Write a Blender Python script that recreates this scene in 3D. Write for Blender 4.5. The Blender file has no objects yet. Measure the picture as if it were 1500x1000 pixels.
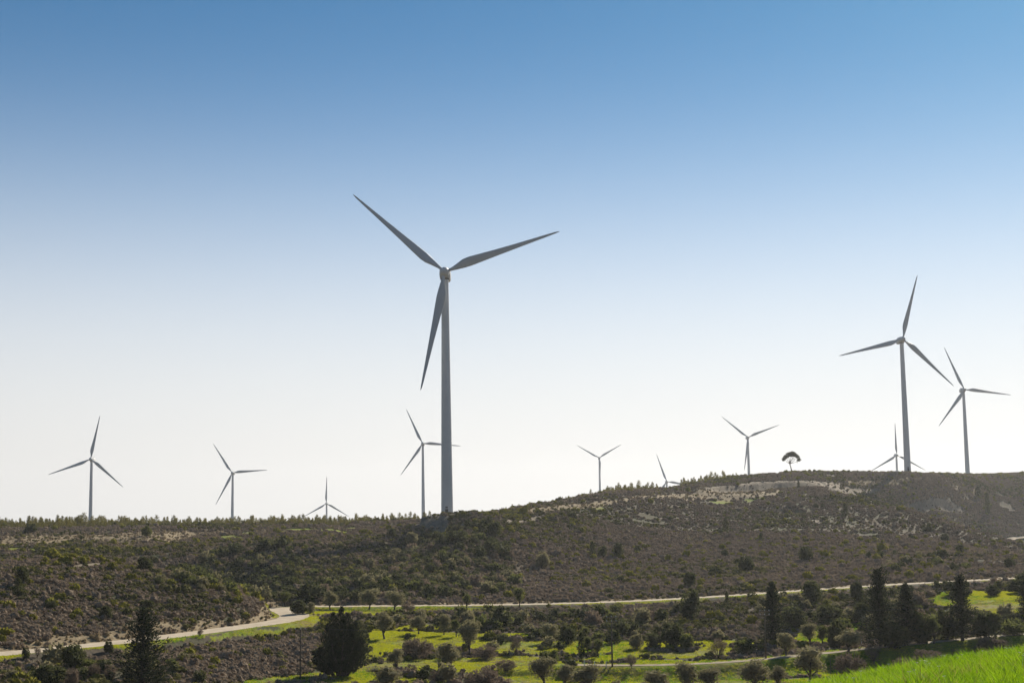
import bpy, math, random
import numpy as np
from mathutils import Matrix, Vector

rng = np.random.default_rng(7)
random.seed(7)
scene = bpy.context.scene
COL = scene.collection

# ------------------------------------------------------------------ camera
FPX = 2083.0                      # focal length in photo pixels (50 mm on 36 mm, 1500 px wide)
CAM = np.array([0.0, 0.0, 30.0])
PITCH = math.radians(6.71)
ROLL = math.radians(-0.85)
Mcam = Matrix.Rotation(math.radians(90) + PITCH, 4, 'X') @ Matrix.Rotation(ROLL, 4, 'Z')
RC = np.array(Mcam.to_3x3())
cd = bpy.data.cameras.new('camera')
cd.lens = 50.0; cd.sensor_width = 36.0; cd.clip_start = 0.1; cd.clip_end = 20000
cam = bpy.data.objects.new('camera', cd)
cam.matrix_world = Matrix.Translation(Vector(CAM)) @ Mcam
COL.objects.link(cam)
scene.camera = cam

# ------------------------------------------------------------------ sky and sun
SUN_AZ = math.radians(27); SUN_EL = math.radians(29)
world = bpy.data.worlds.new('World'); scene.world = world
world.use_nodes = True
wn = world.node_tree.nodes; wl = world.node_tree.links
bg = wn['Background']
sky = wn.new('ShaderNodeTexSky'); sky.sky_type = 'NISHITA'; sky.sun_disc = False
sky.sun_elevation = SUN_EL; sky.sun_rotation = SUN_AZ
sky.altitude = 300; sky.air_density = 0.55; sky.dust_density = 0.11; sky.ozone_density = 6.0
# low-lying haze of the sky itself: a white veil, thick at the horizon and thinning upwards the same way all round, brighter towards the sun
sdir = Vector((math.sin(SUN_AZ)*math.cos(SUN_EL), math.cos(SUN_AZ)*math.cos(SUN_EL), math.sin(SUN_EL)))
def wmath(op, a, b=None, c=None):
    n = wn.new('ShaderNodeMath'); n.operation = op
    for i, v in enumerate((a, b, c)):
        if v is None: continue
        if isinstance(v, (int, float)): n.inputs[i].default_value = v
        else: wl.new(v, n.inputs[i])
    return n.outputs[0]
SKY_STR = 0.071
VEIL = 0.69; VEIL_W = 0.205
tc = wn.new('ShaderNodeTexCoord'); sx = wn.new('ShaderNodeSeparateXYZ'); wl.new(tc.outputs['Generated'], sx.inputs[0])
zz = wmath('DIVIDE', sx.outputs[2], VEIL_W)
veil = wmath('EXPONENT', wmath('MULTIPLY', wmath('POWER', wmath('ABSOLUTE', zz), 2.6), -1.0))
dt = wn.new('ShaderNodeVectorMath'); dt.operation = 'DOT_PRODUCT'; wl.new(tc.outputs['Generated'], dt.inputs[0]); dt.inputs[1].default_value = sdir
phs = wmath('MULTIPLY', wmath('MULTIPLY_ADD', dt.outputs['Value'], 0.40, 0.62), VEIL / SKY_STR)
vc = wn.new('ShaderNodeVectorMath'); vc.operation = 'SCALE'; vc.inputs[0].default_value = (1.0, 0.985, 0.96); wl.new(phs, vc.inputs['Scale'])
wb = wn.new('ShaderNodeVectorMath'); wb.operation = 'MULTIPLY'; wb.inputs[1].default_value = (0.54, 1.10, 1.02); wl.new(sky.outputs[0], wb.inputs[0])   # white balance
wm = wn.new('ShaderNodeMix'); wm.data_type = 'RGBA'; wl.new(veil, wm.inputs[0]); wl.new(wb.outputs[0], wm.inputs[6]); wl.new(vc.outputs[0], wm.inputs[7])
wl.new(wm.outputs[2], bg.inputs['Color']); bg.inputs['Strength'].default_value = SKY_STR
sl = bpy.data.lights.new('sun', 'SUN'); sl.energy = 5.0; sl.angle = math.radians(0.53)
sl.color = (1.0, 0.91, 0.76)
sun = bpy.data.objects.new('sun', sl); COL.objects.link(sun)
sun.rotation_euler = sdir.to_track_quat('Z', 'Y').to_euler()
scene.view_settings.view_transform = 'Standard'; scene.view_settings.look = 'None'
scene.view_settings.exposure = 0.45; scene.view_settings.gamma = 1.0
scene.view_settings.use_curve_mapping = False
cy = scene.cycles
cy.use_denoising = True
cy.max_bounces = 6; cy.diffuse_bounces = 3; cy.transmission_bounces = 3; cy.volume_bounces = 0
cy.transparent_max_bounces = 4
cy.sample_clamp_indirect = 4.0

# ------------------------------------------------------------------ pixel <-> world
def ray(px, py):
    v = np.array([(px - 750) / FPX, -(py - 500) / FPX, -1.0])
    return RC @ v
def azdz(px, py, d):
    """a photo pixel at horizontal distance d -> azimuth, height"""
    r = ray(px, py); h = math.hypot(r[0], r[1])
    return math.atan2(r[0], r[1]), CAM[2] + r[2] / h * d
def pix(p):
    q = RC.T @ (np.asarray(p, float) - CAM)
    return 750 + FPX * q[0] / -q[2], 500 - FPX * q[1] / -q[2]

# ------------------------------------------------------------------ noise
def _h(ix, iy, s):
    n = (ix * 374761393 + iy * 668265263 + s * 1442695041) & 0xFFFFFFFF
    n = ((n ^ (n >> 13)) * 1274126177) & 0xFFFFFFFF
    return ((n ^ (n >> 16)) & 0xFFFF) / 65535.0
def vnoise(x, y, s=0):
    x = np.asarray(x, float); y = np.asarray(y, float)
    ix = np.floor(x).astype(np.int64); iy = np.floor(y).astype(np.int64)
    fx = x - ix; fy = y - iy
    fx = fx*fx*(3-2*fx); fy = fy*fy*(3-2*fy)
    a = _h(ix, iy, s); b = _h(ix+1, iy, s); c = _h(ix, iy+1, s); d = _h(ix+1, iy+1, s)
    return (a*(1-fx)+b*fx)*(1-fy) + (c*(1-fx)+d*fx)*fy - 0.5
def fbm(x, y, wl_, oct_=4, s=0):
    o = 0; a = 1.0
    for k in range(oct_):
        o = o + a * vnoise(x / wl_, y / wl_, s + k); a *= 0.5; wl_ = wl_ / 2.03
    return o

# ------------------------------------------------------------------ terrain: layers of (photo x, photo y, distance), near to far
LAYERS = [
 [(-200,1250,60),(0,1218,60),(750,1100,60),(1150,1023,60),(1300,992,60),(1500,961,60),(1700,933,60)],
 [(-200,1240,115),(0,1230,115),(750,1160,115),(1300,1120,115),(1700,1090,115)],
 [(-200,1012,166),(0,1005,172),(300,1002,182),(450,1003,188),(750,1006,188),(1000,1006,190),(1300,1000,195),(1500,980,200),(1700,968,205)],
 [(-200,975,187),(0,958,200),(200,938,218),(300,926,234),(400,911,255),(445,900,272),(500,888,290),(700,886,295),(1000,878,300),(1280,858,315),(1500,846,330),(1700,836,345)],
 [(-200,835,285),(0,828,285),(70,819,288),(130,819,290),(200,832,285),(260,842,281),(330,860,277),(390,884,272),(445,890,290),(500,876,313),(700,868,322),(1000,855,338),(1280,838,350),(1500,830,365),(1700,822,380)],
 [(-200,862,372),(0,860,374),(130,864,374),(200,874,372),(260,883,369),(330,888,360),(390,887,338),(445,872,328),(500,860,340),(700,850,355),(1000,830,390),(1280,815,400),(1500,815,410),(1700,812,420)],
 [(-200,806,440),(0,806,440),(150,805,440),(300,800,440),(450,795,430),(550,803,410),(655,800,400),(800,790,420),(1000,770,500),(1200,765,520),(1300,777,500),(1400,797,470),(1500,812,455),(1700,830,445)],
 [(-200,786,520),(0,785,520),(150,782,530),(300,778,540),(450,772,520),(550,770,480),(600,770,468),(655,763,466),(720,757,480),(800,739,520),(900,723,570),(945,721,600),(975,721,620),(1010,714,635),(1100,708,670),(1200,712,640),(1300,736,580),(1400,769,530),(1500,802,500),(1700,850,470)],
 [(-200,773,600),(0,772,600),(300,768,600),(450,767,590),(550,765,560),(655,763,520),(800,738,580),(900,719,640),(945,717,670),(975,718,690),(1010,710,705),(1100,698,725),(1160,696,725),(1200,704,720),(1300,762,765),(1400,802,785),(1500,830,800),(1700,845,810)],
 [(-200,772,690),(0,771,690),(300,769,690),(450,769,660),(550,768,640),(655,764,620),(800,739,650),(900,719,700),(945,718,730),(975,719,750),(1010,710,775),(1100,695,800),(1160,692,800),(1250,693,850),(1332,692,877),(1385,697,915),(1420,700,990),(1500,698,1060),(1700,696,1060)],
 [(-200,788,950),(0,787,950),(300,787,950),(655,776,850),(800,760,880),(1000,730,1030),(1100,718,1080),(1200,702,1050),(1332,701,1120),(1420,699,1320),(1500,694,1350),(1700,690,1400)],
 [(-200,792,1500),(130,792,1400),(340,790,1700),(478,803,2100),(619,764,1526),(750,760,1700),(878,746,2250),(977,778,2030),(1096,737,1770),(1200,740,1800),(1314,752,1893),(1420,738,2000),(1700,735,2100)],
]
AZL = np.radians(-50.0), np.radians(50.0)
px_cols = np.arange(-190, 1691, 2.2)
az_vis = np.array([azdz(p, 850, 300)[0] for p in px_cols])
az_left = np.radians(np.arange(-180, math.degrees(az_vis[0]) - 0.5, 2.0))
az_right = np.radians(np.arange(math.degrees(az_vis[-1]) + 0.7, 179.9, 2.0))
AZ = np.concatenate([az_left, az_vis, az_right])
DR = np.concatenate([np.arange(0, 66, 1.5), np.arange(67, 178, 4.0), np.arange(179, 420, 1.0),
                     np.arange(421, 910, 2.5), 910 * 1.035 ** np.arange(1, 50)])
nA, nD = len(AZ), len(DR)

def smooth_interp(pts):
    a = np.array([azdz(p, y, d)[0] for p, y, d in pts])
    z = np.array([azdz(p, y, d)[1] for p, y, d in pts])
    dd = np.array([q[2] for q in pts], float)
    fine = np.linspace(a[0], a[-1], 1400)
    k = np.exp(-0.5 * (np.arange(-45, 46) / 15.0) ** 2); k /= k.sum()
    out = []
    for v in (dd, z):
        f = np.interp(fine, a, v)
        f = np.convolve(np.pad(f, 45, mode='edge'), k, mode='valid')
        out.append(np.interp(AZ, fine, f))
    return out

Ld, Lz = [np.full(nA, 0.0), np.full(nA, 12.0)], [np.full(nA, CAM[2] - 1.72), None]
for L in LAYERS:
    d_, z_ = smooth_interp(L); Ld.append(d_); Lz.append(z_)
Lz[1] = CAM[2] - 1.72 + (Lz[2] - (CAM[2] - 1.72)) * 0.14
Ld.append(np.full(nA, 5000.0)); Lz.append(np.full(nA, CAM[2] - 75.0))
Ld = np.array(Ld); Lz = np.array(Lz)
# a hillside rises behind the photographer
back = np.clip((np.abs(AZ) - math.radians(45)) / math.radians(60), 0, 1); back = back*back*(3-2*back)
Lz = Lz * (1 - back) + back * (CAM[2] - 1.72 + 0.04 * np.minimum(Ld, 600))

def pchip(x, y, xq):
    h = np.diff(x); s = np.diff(y) / h
    m = np.zeros_like(y)
    w1 = 2*h[1:] + h[:-1]; w2 = h[1:] + 2*h[:-1]
    ok = (s[:-1] * s[1:]) > 0
    with np.errstate(divide='ignore', invalid='ignore'):
        mm = (w1 + w2) / (w1 / s[:-1] + w2 / s[1:])
    m[1:-1] = np.where(ok, mm, 0); m[0] = s[0]; m[-1] = s[-1]
    i = np.clip(np.searchsorted(x, xq) - 1, 0, len(x) - 2)
    t = (xq - x[i]) / h[i]
    return (y[i]*(1+2*t)*(1-t)**2 + h[i]*m[i]*t*(1-t)**2 + y[i+1]*t*t*(3-2*t) + h[i]*m[i+1]*t*t*(t-1))
Z = np.zeros((nA, nD))
for i in range(nA):
    Z[i] = pchip(Ld[:, i], Lz[:, i], DR)
X = np.sin(AZ)[:, None] * DR[None]; Y = np.cos(AZ)[:, None] * DR[None]

def sstep(v, a, b):
    t = np.clip((v - a) / (b - a), 0, 1); return t*t*(3-2*t)
amp = 0.05 + 0.75 * sstep(DR, 300, 420)[None] + 1.2 * sstep(DR, 800, 1500)[None]
Z += amp * fbm(X, Y, 38.0, 4, 3)
Z += (0.10 + 0.25 * sstep(DR, 295, 360)[None]) * sstep(DR, 170, 185)[None] * fbm(X, Y, 7.0, 3, 11)
Z += 0.05 * (1 - sstep(DR, 60, 120))[None] * fbm(X, Y, 5.0, 3, 17)
# shallow gullies running down the hill
gul = np.abs(fbm(X * 1.0, Y * 0.35, 45.0, 3, 29))
Z -= 1.6 * (1 - sstep(gul, 0.0, 0.16)) * (sstep(DR, 340, 400) * (1 - sstep(DR, 620, 760)))[None]

# quarried bank: a bench cut into the hilltop, with a steep bare face
_ba = np.array([azdz(p, 705, 700)[0] for p in (1030, 1050, 1100, 1180, 1240, 1300, 1392, 1410)])
_bd = np.interp(AZ, _ba, [630, 640, 664, 690, 735, 790, 868, 880])
_bw = np.interp(AZ, _ba, [0, .6, 1, 1, 1, 1, .8, 0], left=0, right=0)
_bo = DR[None] - _bd[:, None] - 5.0 * fbm(X, Y, 26.0, 3, 131)
Z -= 3.2 * _bw[:, None] * (1 - sstep(_bo, -1.0, 4.5)) * sstep(_bo, -48.0, -2.0)
BANK = ((_bw[:, None] > .05) & (_bo > -5.0) & (_bo < 6.0 + 3*fbm(X, Y, 8.0, 2, 137))).astype(float)

GUL = [(610,782,440),(575,797,420),(530,822,392),(480,848,362),(440,868,336)]
_gp = np.array([[math.sin(azdz(*q)[0])*q[2], math.cos(azdz(*q)[0])*q[2]] for q in GUL])
_gs = np.concatenate([np.linspace(_gp[i], _gp[i+1], 30) for i in range(len(_gp)-1)])
_dg = np.full(Z.shape, 1e9); _m = (np.abs(X - _gs[:, 0].mean()) < 70) & (Y > 290) & (Y < 480)
_dg[_m] = np.sqrt(((X[_m][:, None] - _gs[None, :, 0])**2 + (Y[_m][:, None] - _gs[None, :, 1])**2).min(1))
Z -= 6.0 * np.exp(-(_dg / 12.0)**2)
Z += 2.6 * np.exp(-((_dg - 22.0) / 11.0)**2) * (X > np.interp(Y, _gs[:, 1][::-1][np.argsort(_gs[:, 1][::-1])], _gs[:, 0][::-1][np.argsort(_gs[:, 1][::-1])]))

def zt(x, y):
    """terrain height at world x, y (arrays)"""
    x = np.asarray(x, float); y = np.asarray(y, float)
    a = np.arctan2(x, y); d = np.hypot(x, y)
    i = np.clip(np.searchsorted(AZ, a) - 1, 0, nA - 2); j = np.clip(np.searchsorted(DR, d) - 1, 0, nD - 2)
    u = np.clip((a - AZ[i]) / (AZ[i+1] - AZ[i]), 0, 1); v = np.clip((d - DR[j]) / (DR[j+1] - DR[j]), 0, 1)
    return (Z[i, j]*(1-u)+Z[i+1, j]*u)*(1-v) + (Z[i, j+1]*(1-u)+Z[i+1, j+1]*u)*v

def at(px, py, dmin=150.0, dmax=1000.0):
    """the first ground point that the photo shows at pixel px, py"""
    r = ray(px, py); h = math.hypot(r[0], r[1])
    ds = np.arange(dmin, dmax, 0.5)
    x = r[0]/h*ds; y = r[1]/h*ds; zr = CAM[2] + r[2]/h*ds
    below = np.nonzero(zr < zt(x, y))[0]
    if len(below):
        k = below[0]
    else:                                    # passes just over the crest: nearest approach
        k = int(np.argmin(zr - zt(x, y)))
    return np.array([x[k], y[k], float(zt(x[k], y[k]))])

# ------------------------------------------------------------------ roads: flatten the ground under them
def polyline(pts, step=1.5, sm=6):
    p = np.array(pts, float)
    s = np.concatenate([[0], np.cumsum(np.hypot(*np.diff(p[:, :2], axis=0).T))])
    q = np.arange(0, s[-1], step)
    o = np.stack([np.interp(q, s, p[:, k]) for k in range(3)], 1)
    k = np.exp(-0.5 * (np.arange(-3*sm, 3*sm+1) / sm) ** 2); k /= k.sum()
    for c in range(3):
        o[:, c] = np.convolve(np.pad(o[:, c], 3*sm, mode='edge'), k, mode='valid')
    return o
def road_pts(lst, **kw):
    return [at(px, py, **kw) for px, py in lst]
def lay_point(px, py, d):
    a, z = azdz(px, py, d); return np.array([math.sin(a)*d, math.cos(a)*d, z])
R_main = polyline([lay_point(*q) for q in
   [(-185,974,188),(0,957.5,201),(100,948,209),(200,937.5,219),(300,925,235),(360,917,245),(405,911,254),(432,906,262),(438,902,268),(428,897,275),(412,892.5,283),(408,889.5,289),(425,887.5,293)]]
   , sm=4)
R_cross = polyline([lay_point(*q) for q in
   [(400,888.2,291),(430,887.8,292),(470,887.5,292),(580,887,293),(700,886,295),(800,884.5,296),(900,881.5,298),(1000,877,301),(1100,870,306),(1200,862.5,311),(1280,857,316),(1400,850.5,323),(1500,846,330),(1680,838,343)]], sm=8)
R_low = polyline([lay_point(*q) for q in
   [(780,972,206),(850,973,206),(900,974,206),(960,977,205),(1030,976,206),(1090,973,208),(1150,960,214),(1200,955,217),(1280,948,221),(1360,941,226),(1450,931,233),(1560,922,240),(1680,914,246)]], sm=8)
R_far = polyline(road_pts([(1455,793),(1475,788.5),(1500,785.5),(1560,783),(1650,780)], dmin=560.0), sm=6)
ROADS = [('dirt_road', R_main, 5.6), ('dirt_road', R_cross, 4.2), ('farm_track', R_low, 2.4), ('hill_track', R_far, 4.0)]

def dist_to(P, x, y, lim=14.0):
    """distance to polyline P, its height there, and the side (+ = further from the camera)"""
    shp = x.shape; x = x.ravel(); y = y.ravel()
    D = np.full(x.shape, 1e9); H = np.zeros(x.shape); S = np.zeros(x.shape)
    m = (x > P[:, 0].min()-lim) & (x < P[:, 0].max()+lim) & (y > P[:, 1].min()-lim) & (y < P[:, 1].max()+lim)
    idx = np.nonzero(m)[0]
    for c in np.array_split(idx, max(1, len(idx)//20000)):
        dx = x[c][:, None] - P[None, :, 0]; dy = y[c][:, None] - P[None, :, 1]
        q = dx*dx + dy*dy; k = q.argmin(1)
        D[c] = np.sqrt(q[np.arange(len(c)), k]); H[c] = P[k, 2]
        S[c] = np.hypot(x[c], y[c]) - np.hypot(P[k, 0], P[k, 1])
    return D.reshape(shp), H.reshape(shp), S.reshape(shp)

BARE = np.zeros_like(Z); GRASS = np.zeros_like(Z); DRY = np.zeros_like(Z); ROADM = np.full(Z.shape, 99.0); VERGE = np.zeros_like(Z)
for nm, P, w in ROADS:
    D, H, S = dist_to(P, X, Y)
    if nm == 'hill_track':
        P[:, 2] = zt(P[:, 0], P[:, 1])
        ROADM = np.minimum(ROADM, D - w/2 - 1.0); VERGE = np.maximum(VERGE, ((S < 0) & (D < w/2 + 9.0)).astype(float))
        continue
    wt = 1 - sstep(D, w/2 + 0.5, w/2 + (2.6 if nm == 'dirt_road' else 2.0))
    Z = Z * (1 - wt) + (H - 0.02) * wt
    ROADM = np.minimum(ROADM, D - w/2)
    VERGE = np.maximum(VERGE, ((S < 0) & (D < w/2 + 3.0)).astype(float))
    Z = Z - 0.75 * sstep(D, w/2 + 1.2, w/2 + 5.0) * (1 - sstep(D, w/2 + 7.0, w/2 + 11.5)) * (S < 0)
    if nm == 'dirt_road':
        nz = fbm(X, Y, 6.0, 3, 41)
        DRY = np.maximum(DRY, ((S > 0) & (D > w/2 - .3) & (D < w/2 + 3.0 + 3.5*nz)).astype(float))
        GRASS = np.maximum(GRASS, ((S < 0) & (D < w/2 + 1.3 + 3.0*nz)).astype(float))
    else:
        GRASS = np.maximum(GRASS, ((S < 0) & (D < w/2 + 7.0 + 5*fbm(X, Y, 6.0, 3, 43))).astype(float))

# ------------------------------------------------------------------ fields and bare patches (outlines read off the ground)
def inside(poly, x, y):
    c = np.zeros(x.shape, bool); n = len(poly)
    for i in range(n):
        x1, y1 = poly[i]; x2, y2 = poly[i-1]
        if y1 == y2: continue
        t = ((y1 > y) != (y2 > y)) & (x < (x2-x1)*(y-y1)/(y2-y1)+x1)
        c ^= t
    return c
def ground_poly(pxs, **kw):
    return [tuple(at(a, b, **kw)[:2]) for a, b in pxs]
FIELDS = [
 [(418,889.5),(560,889.5),(600,888.5),(765,887),(765,891),(650,895),(600,897),(470,900),(440,900)],
 [(446,898),(462,902),(464,910),(448,921),(400,929),(330,937),(300,938),(300,931),(400,919),(440,911)],
 [(540,930),(575,924),(600,926),(680,930),(660,941),(600,946),(570,960),(540,958)],
 [(588,914),(645,912),(645,920),(588,921)],
 [(590,966),(690,963),(760,961),(850,966),(850,962),(900,957),(960,955),(1060,946),(1085,950),(1060,961),(960,963),(900,968),(800,971),(700,981),(640,986),(590,990)],
 [(300,1003),(440,988),(500,981),(560,969),(580,975),(545,988),(440,997),(380,1005)],
 [(735,991),(860,985),(880,988),(860,1006),(735,1006)],
 [(880,987),(1000,983),(1090,984),(1090,1006),(900,1006)],
 [(700,929),(785,926),(785,931),(700,933)], [(705,942),(850,940),(850,945),(705,947)],
 [(1095,966),(1220,957),(1340,947),(1400,941),(1500,934),(1600,926),(1600,960),(1340,978),(1200,990),(1095,990)],
 [(1348,876),(1400,867),(1500,862),(1620,858),(1620,896),(1500,899),(1460,900),(1400,893),(1375,886)],
 [(1160,926),(1215,915),(1210,945),(1165,942)], [(1247,914),(1277,911),(1272,922),(1245,927)],
 [(930,966),(1090,964),(1090,975),(930,974)],
 [(300,787),(370,778),(470,773),(545,772),(540,777),(430,782),(330,790)],
 [(790,748),(880,742),(880,746),(810,752)], [(1040,733),(1130,725),(1130,728),(1050,737)],
 [(0,802),(60,800),(55,808),(0,808)],
]
BARES = [
 [(1075,711),(1100,706),(1180,704),(1180,712),(1120,713)], [(1180,704),(1230,702),(1235,712),(1190,714)], [(1205,713),(1240,712),(1285,716),(1296,722),(1260,722),(1215,721)],
 [(600,769),(650,760),(705,764),(700,776),(640,783),(610,778)], [(735,759),(800,753),(805,758),(745,765)],
 [(110,828),(158,824),(160,828),(112,832)],
 [(1196,762),(1207,760),(1207,766),(1196,767)],
]
DRYS = [
 [(0,784),(180,780),(335,776),(335,782),(160,795),(60,799),(0,800)],
 [(960,724),(1100,719),(1160,721),(1100,727),(960,730)],
 [(760,748),(900,733),(960,722),(960,726),(900,739),(780,753)],
 [(560,927),(600,930),(600,938),(560,938)],
 [(1240,702),(1360,700),(1375,704),(1300,709),(1240,710)], [(1390,712),(1440,710),(1440,714),(1395,716)],
]
jx = X + 2.4 * fbm(X, Y, 7.0, 3, 51); jy = Y + 5.0 * fbm(X, Y, 9.0, 3, 61)
for f in FIELDS: GRASS[inside(ground_poly(f), jx, jy)] = 1
GRASS[(DR[None] > 400) & (fbm(X, Y, 10.0, 3, 141) < .02)] = 0
for f in BARES: BARE[inside(ground_poly(f), jx, jy)] = 1
for f in DRYS: DRY[inside(ground_poly(f), jx, jy)] = 1
MEADOW = [(540,926),(600,912),(700,915),(850,938),(1060,938),(1160,950),(1330,945),(1600,925),(1600,1000),(1000,1006),(600,1006),(430,1003),(545,985)]
GRASS[inside(ground_poly(MEADOW), jx, jy) & (fbm(X*.28, Y*1.15, 10.0, 3, 151) > -.05)] = 1
for _p, _q, _r in ((651, 397, 177), (1323, 496, 93.5)):           # levelled gravel pads round the two nearest towers
    _d = FPX * 40.0 / _r; _a = azdz(_p, _q, _d)[0]; _c = (math.sin(_a)*_d, math.cos(_a)*_d + 3.9)
    BARE = np.maximum(BARE, (np.hypot(X - _c[0], Y - _c[1]) < 8.0 + 4*fbm(X, Y, 5.0, 2, 191)).astype(float))
BARE = np.maximum(BARE, BANK)
GRASS *= (1 - BARE)

# ------------------------------------------------------------------ materials
def new_mat(name):
    m = bpy.data.materials.new(name); m.use_nodes = True
    nt = m.node_tree
    return m, nt, nt.nodes['Principled BSDF'], nt.nodes['Material Output']
def mixc(nt, fac, a, b):
    n = nt.nodes.new('ShaderNodeMix'); n.data_type = 'RGBA'
    for s, v in ((0, fac), (6, a), (7, b)):
        if hasattr(v, 'is_linked') or hasattr(v, 'node'): nt.links.new(v, n.inputs[s])
        elif s == 0: n.inputs[0].default_value = v
        else: n.inputs[s].default_value = (*v, 1)
    return n.outputs[2]
def noise(nt, scale, detail=4.0, rough=0.6, vec=None):
    n = nt.nodes.new('ShaderNodeTexNoise'); n.inputs['Scale'].default_value = scale
    n.inputs['Detail'].default_value = detail; n.inputs['Roughness'].default_value = rough
    if vec is None:
        t = nt.nodes.new('ShaderNodeTexCoord'); vec = t.outputs['Object']
    nt.links.new(vec, n.inputs['Vector'])
    return n.outputs[0]
def ramp(nt, fac, lo, hi):
    n = nt.nodes.new('ShaderNodeMapRange'); nt.links.new(fac, n.inputs[0])
    n.inputs[1].default_value = lo; n.inputs[2].default_value = hi
    return n.outputs[0]

M = {}
m, nt, b, out = new_mat('ground'); M['ground'] = m
att = nt.nodes.new('ShaderNodeVertexColor'); att.layer_name = 'cover'
sep = nt.nodes.new('ShaderNodeSeparateColor'); nt.links.new(att.outputs[0], sep.inputs[0])
scrubc = mixc(nt, ramp(nt, noise(nt, 0.9, 6), .35, .65), (.06, .048, .034), (.11, .088, .062))
scrubc = mixc(nt, ramp(nt, noise(nt, 0.045, 5), .52, .66), scrubc, (.125, .098, .06))
scrubc = mixc(nt, ramp(nt, noise(nt, 0.06, 4), .45, .62), scrubc, (.055, .062, .024))
grassc = mixc(nt, ramp(nt, noise(nt, 0.25, 5), .35, .65), (.13, .20, .012), (.22, .24, .02))
grassc = mixc(nt, ramp(nt, noise(nt, 0.09, 5), .48, .66), grassc, (.22, .17, .06))
barec = mixc(nt, ramp(nt, noise(nt, 0.5, 8, .75), .35, .65), (.15, .12, .085), (.29, .24, .18))
dryc = mixc(nt, ramp(nt, noise(nt, 0.8, 6, .7), .35, .65), (.16, .12, .07), (.34, .27, .17))
c = mixc(nt, sep.outputs[2], scrubc, dryc)
c = mixc(nt, sep.outputs[0], c, grassc)
c = mixc(nt, sep.outputs[1], c, barec)
nt.links.new(c, b.inputs['Base Color']); b.inputs['Roughness'].default_value = 0.95
b.inputs['Specular IOR Level'].default_value = 0.1
bp = nt.nodes.new('ShaderNodeBump'); bp.inputs['Strength'].default_value = 0.6; bp.inputs['Distance'].default_value = 0.3
nt.links.new(noise(nt, 1.3, 6, .7), bp.inputs['Height']); nt.links.new(bp.outputs[0], b.inputs['Normal'])

def leaf_mat(name, c1, c2, trans=0.35, rough=0.6, per_obj=0.5, tcol=None, spec=0.06):
    m, nt, b, out = new_mat(name); M[name] = m
    oi = nt.nodes.new('ShaderNodeObjectInfo')
    gi = nt.nodes.new('ShaderNodeNewGeometry')
    mx = nt.nodes.new('ShaderNodeMath'); mx.operation = 'MULTIPLY_ADD'
    nt.links.new(oi.outputs['Random'], mx.inputs[0]); mx.inputs[1].default_value = per_obj
    mm = nt.nodes.new('ShaderNodeMath'); mm.operation = 'MULTIPLY'; mm.inputs[1].default_value = 1 - per_obj
    nt.links.new(gi.outputs['Random Per Island'], mm.inputs[0]); nt.links.new(mm.outputs[0], mx.inputs[2])
    col = mixc(nt, mx.outputs[0], c1, c2)
    nt.links.new(col, b.inputs['Base Color']); b.inputs['Roughness'].default_value = rough
    b.inputs['Specular IOR Level'].default_value = spec
    if trans > 0:
        t = nt.nodes.new('ShaderNodeBsdfTranslucent')
        if tcol:
            nt.links.new(mixc(nt, 0.65, col, tcol), t.inputs['Color'])
        else:
            nt.links.new(col, t.inputs['Color'])
        ms = nt.nodes.new('ShaderNodeMixShader'); ms.inputs[0].default_value = trans
        nt.links.new(b.outputs[0], ms.inputs[1]); nt.links.new(t.outputs[0], ms.inputs[2])
        nt.links.new(ms.outputs[0], out.inputs[0])
    return m
leaf_mat('scrub', (.20, .15, .105), (.36, .275, .195), .25, .9, .65)
leaf_mat('scrub_green', (.09, .095, .03), (.19, .175, .06), .35, .9, .6)
leaf_mat('broom', (.19, .19, .025), (.30, .27, .04), .5, .8, .5)
leaf_mat('olive', (.17, .155, .08), (.33, .295, .16), .4, .8, .35)
leaf_mat('dark_leaf', (.055, .065, .026), (.115, .12, .045), .35, .8, .35)
leaf_mat('conifer', (.026, .036, .018), (.06, .068, .03), .2, .8, .35)
leaf_mat('mid_leaf', (.09, .105, .03), (.18, .19, .055), .45, .8, .35)
leaf_mat('pine_young', (.11, .105, .028), (.22, .19, .055), .5, .8, .6)
leaf_mat('bare_twig', (.15, .115, .085), (.25, .19, .14), .25, .9, .4)
leaf_mat('grass_near', (.09, .17, .008), (.18, .26, .018), .54, .5, .3, (.31, .50, .01), .3)
leaf_mat('grass_field', (.18, .22, .012), (.29, .28, .03), .55, .8, .6, (.55, .56, .015))
leaf_mat('grass_dry', (.24, .22, .06), (.34, .29, .10), .45, .8, .5)
leaf_mat('grass_deep', (.05, .12, .01), (.10, .19, .015), .5, .5, .4, (.20, .38, .01), .2)
leaf_mat('straw', (.27, .20, .11), (.44, .35, .21), .4, .8, .5)
def plain(name, c, rough=0.8, n=None, c2=None, sc=2.0, spec=0.3):
    m, nt, b, out = new_mat(name); M[name] = m
    if c2: nt.links.new(mixc(nt, ramp(nt, noise(nt, sc, 6, .65), .35, .65), c, c2), b.inputs['Base Color'])
    else: b.inputs['Base Color'].default_value = (*c, 1)
    b.inputs['Roughness'].default_value = rough; b.inputs['Specular IOR Level'].default_value = spec
    return m
plain('bark', (.06, .05, .04), .9, c2=(.12, .10, .08), sc=6)
plain('road', (.42, .345, .25), .95, c2=(.56, .475, .36), sc=.5, spec=.1)
plain('paint', (.70, .70, .70), .45, c2=(.65, .65, .65), sc=.15)
plain('paint_blade', (.55, .56, .57), .4, c2=(.50, .51, .52), sc=.2)
plain('dark_metal', (.08, .08, .085), .5)
plain('concrete', (.38, .36, .33), .9, c2=(.46, .44, .40), sc=1.5)
plain('wood', (.12, .09, .065), .9, c2=(.18, .14, .10), sc=4)
plain('post_white', (.75, .74, .70), .7)
plain('wire', (.06, .06, .06), .5)
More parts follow.
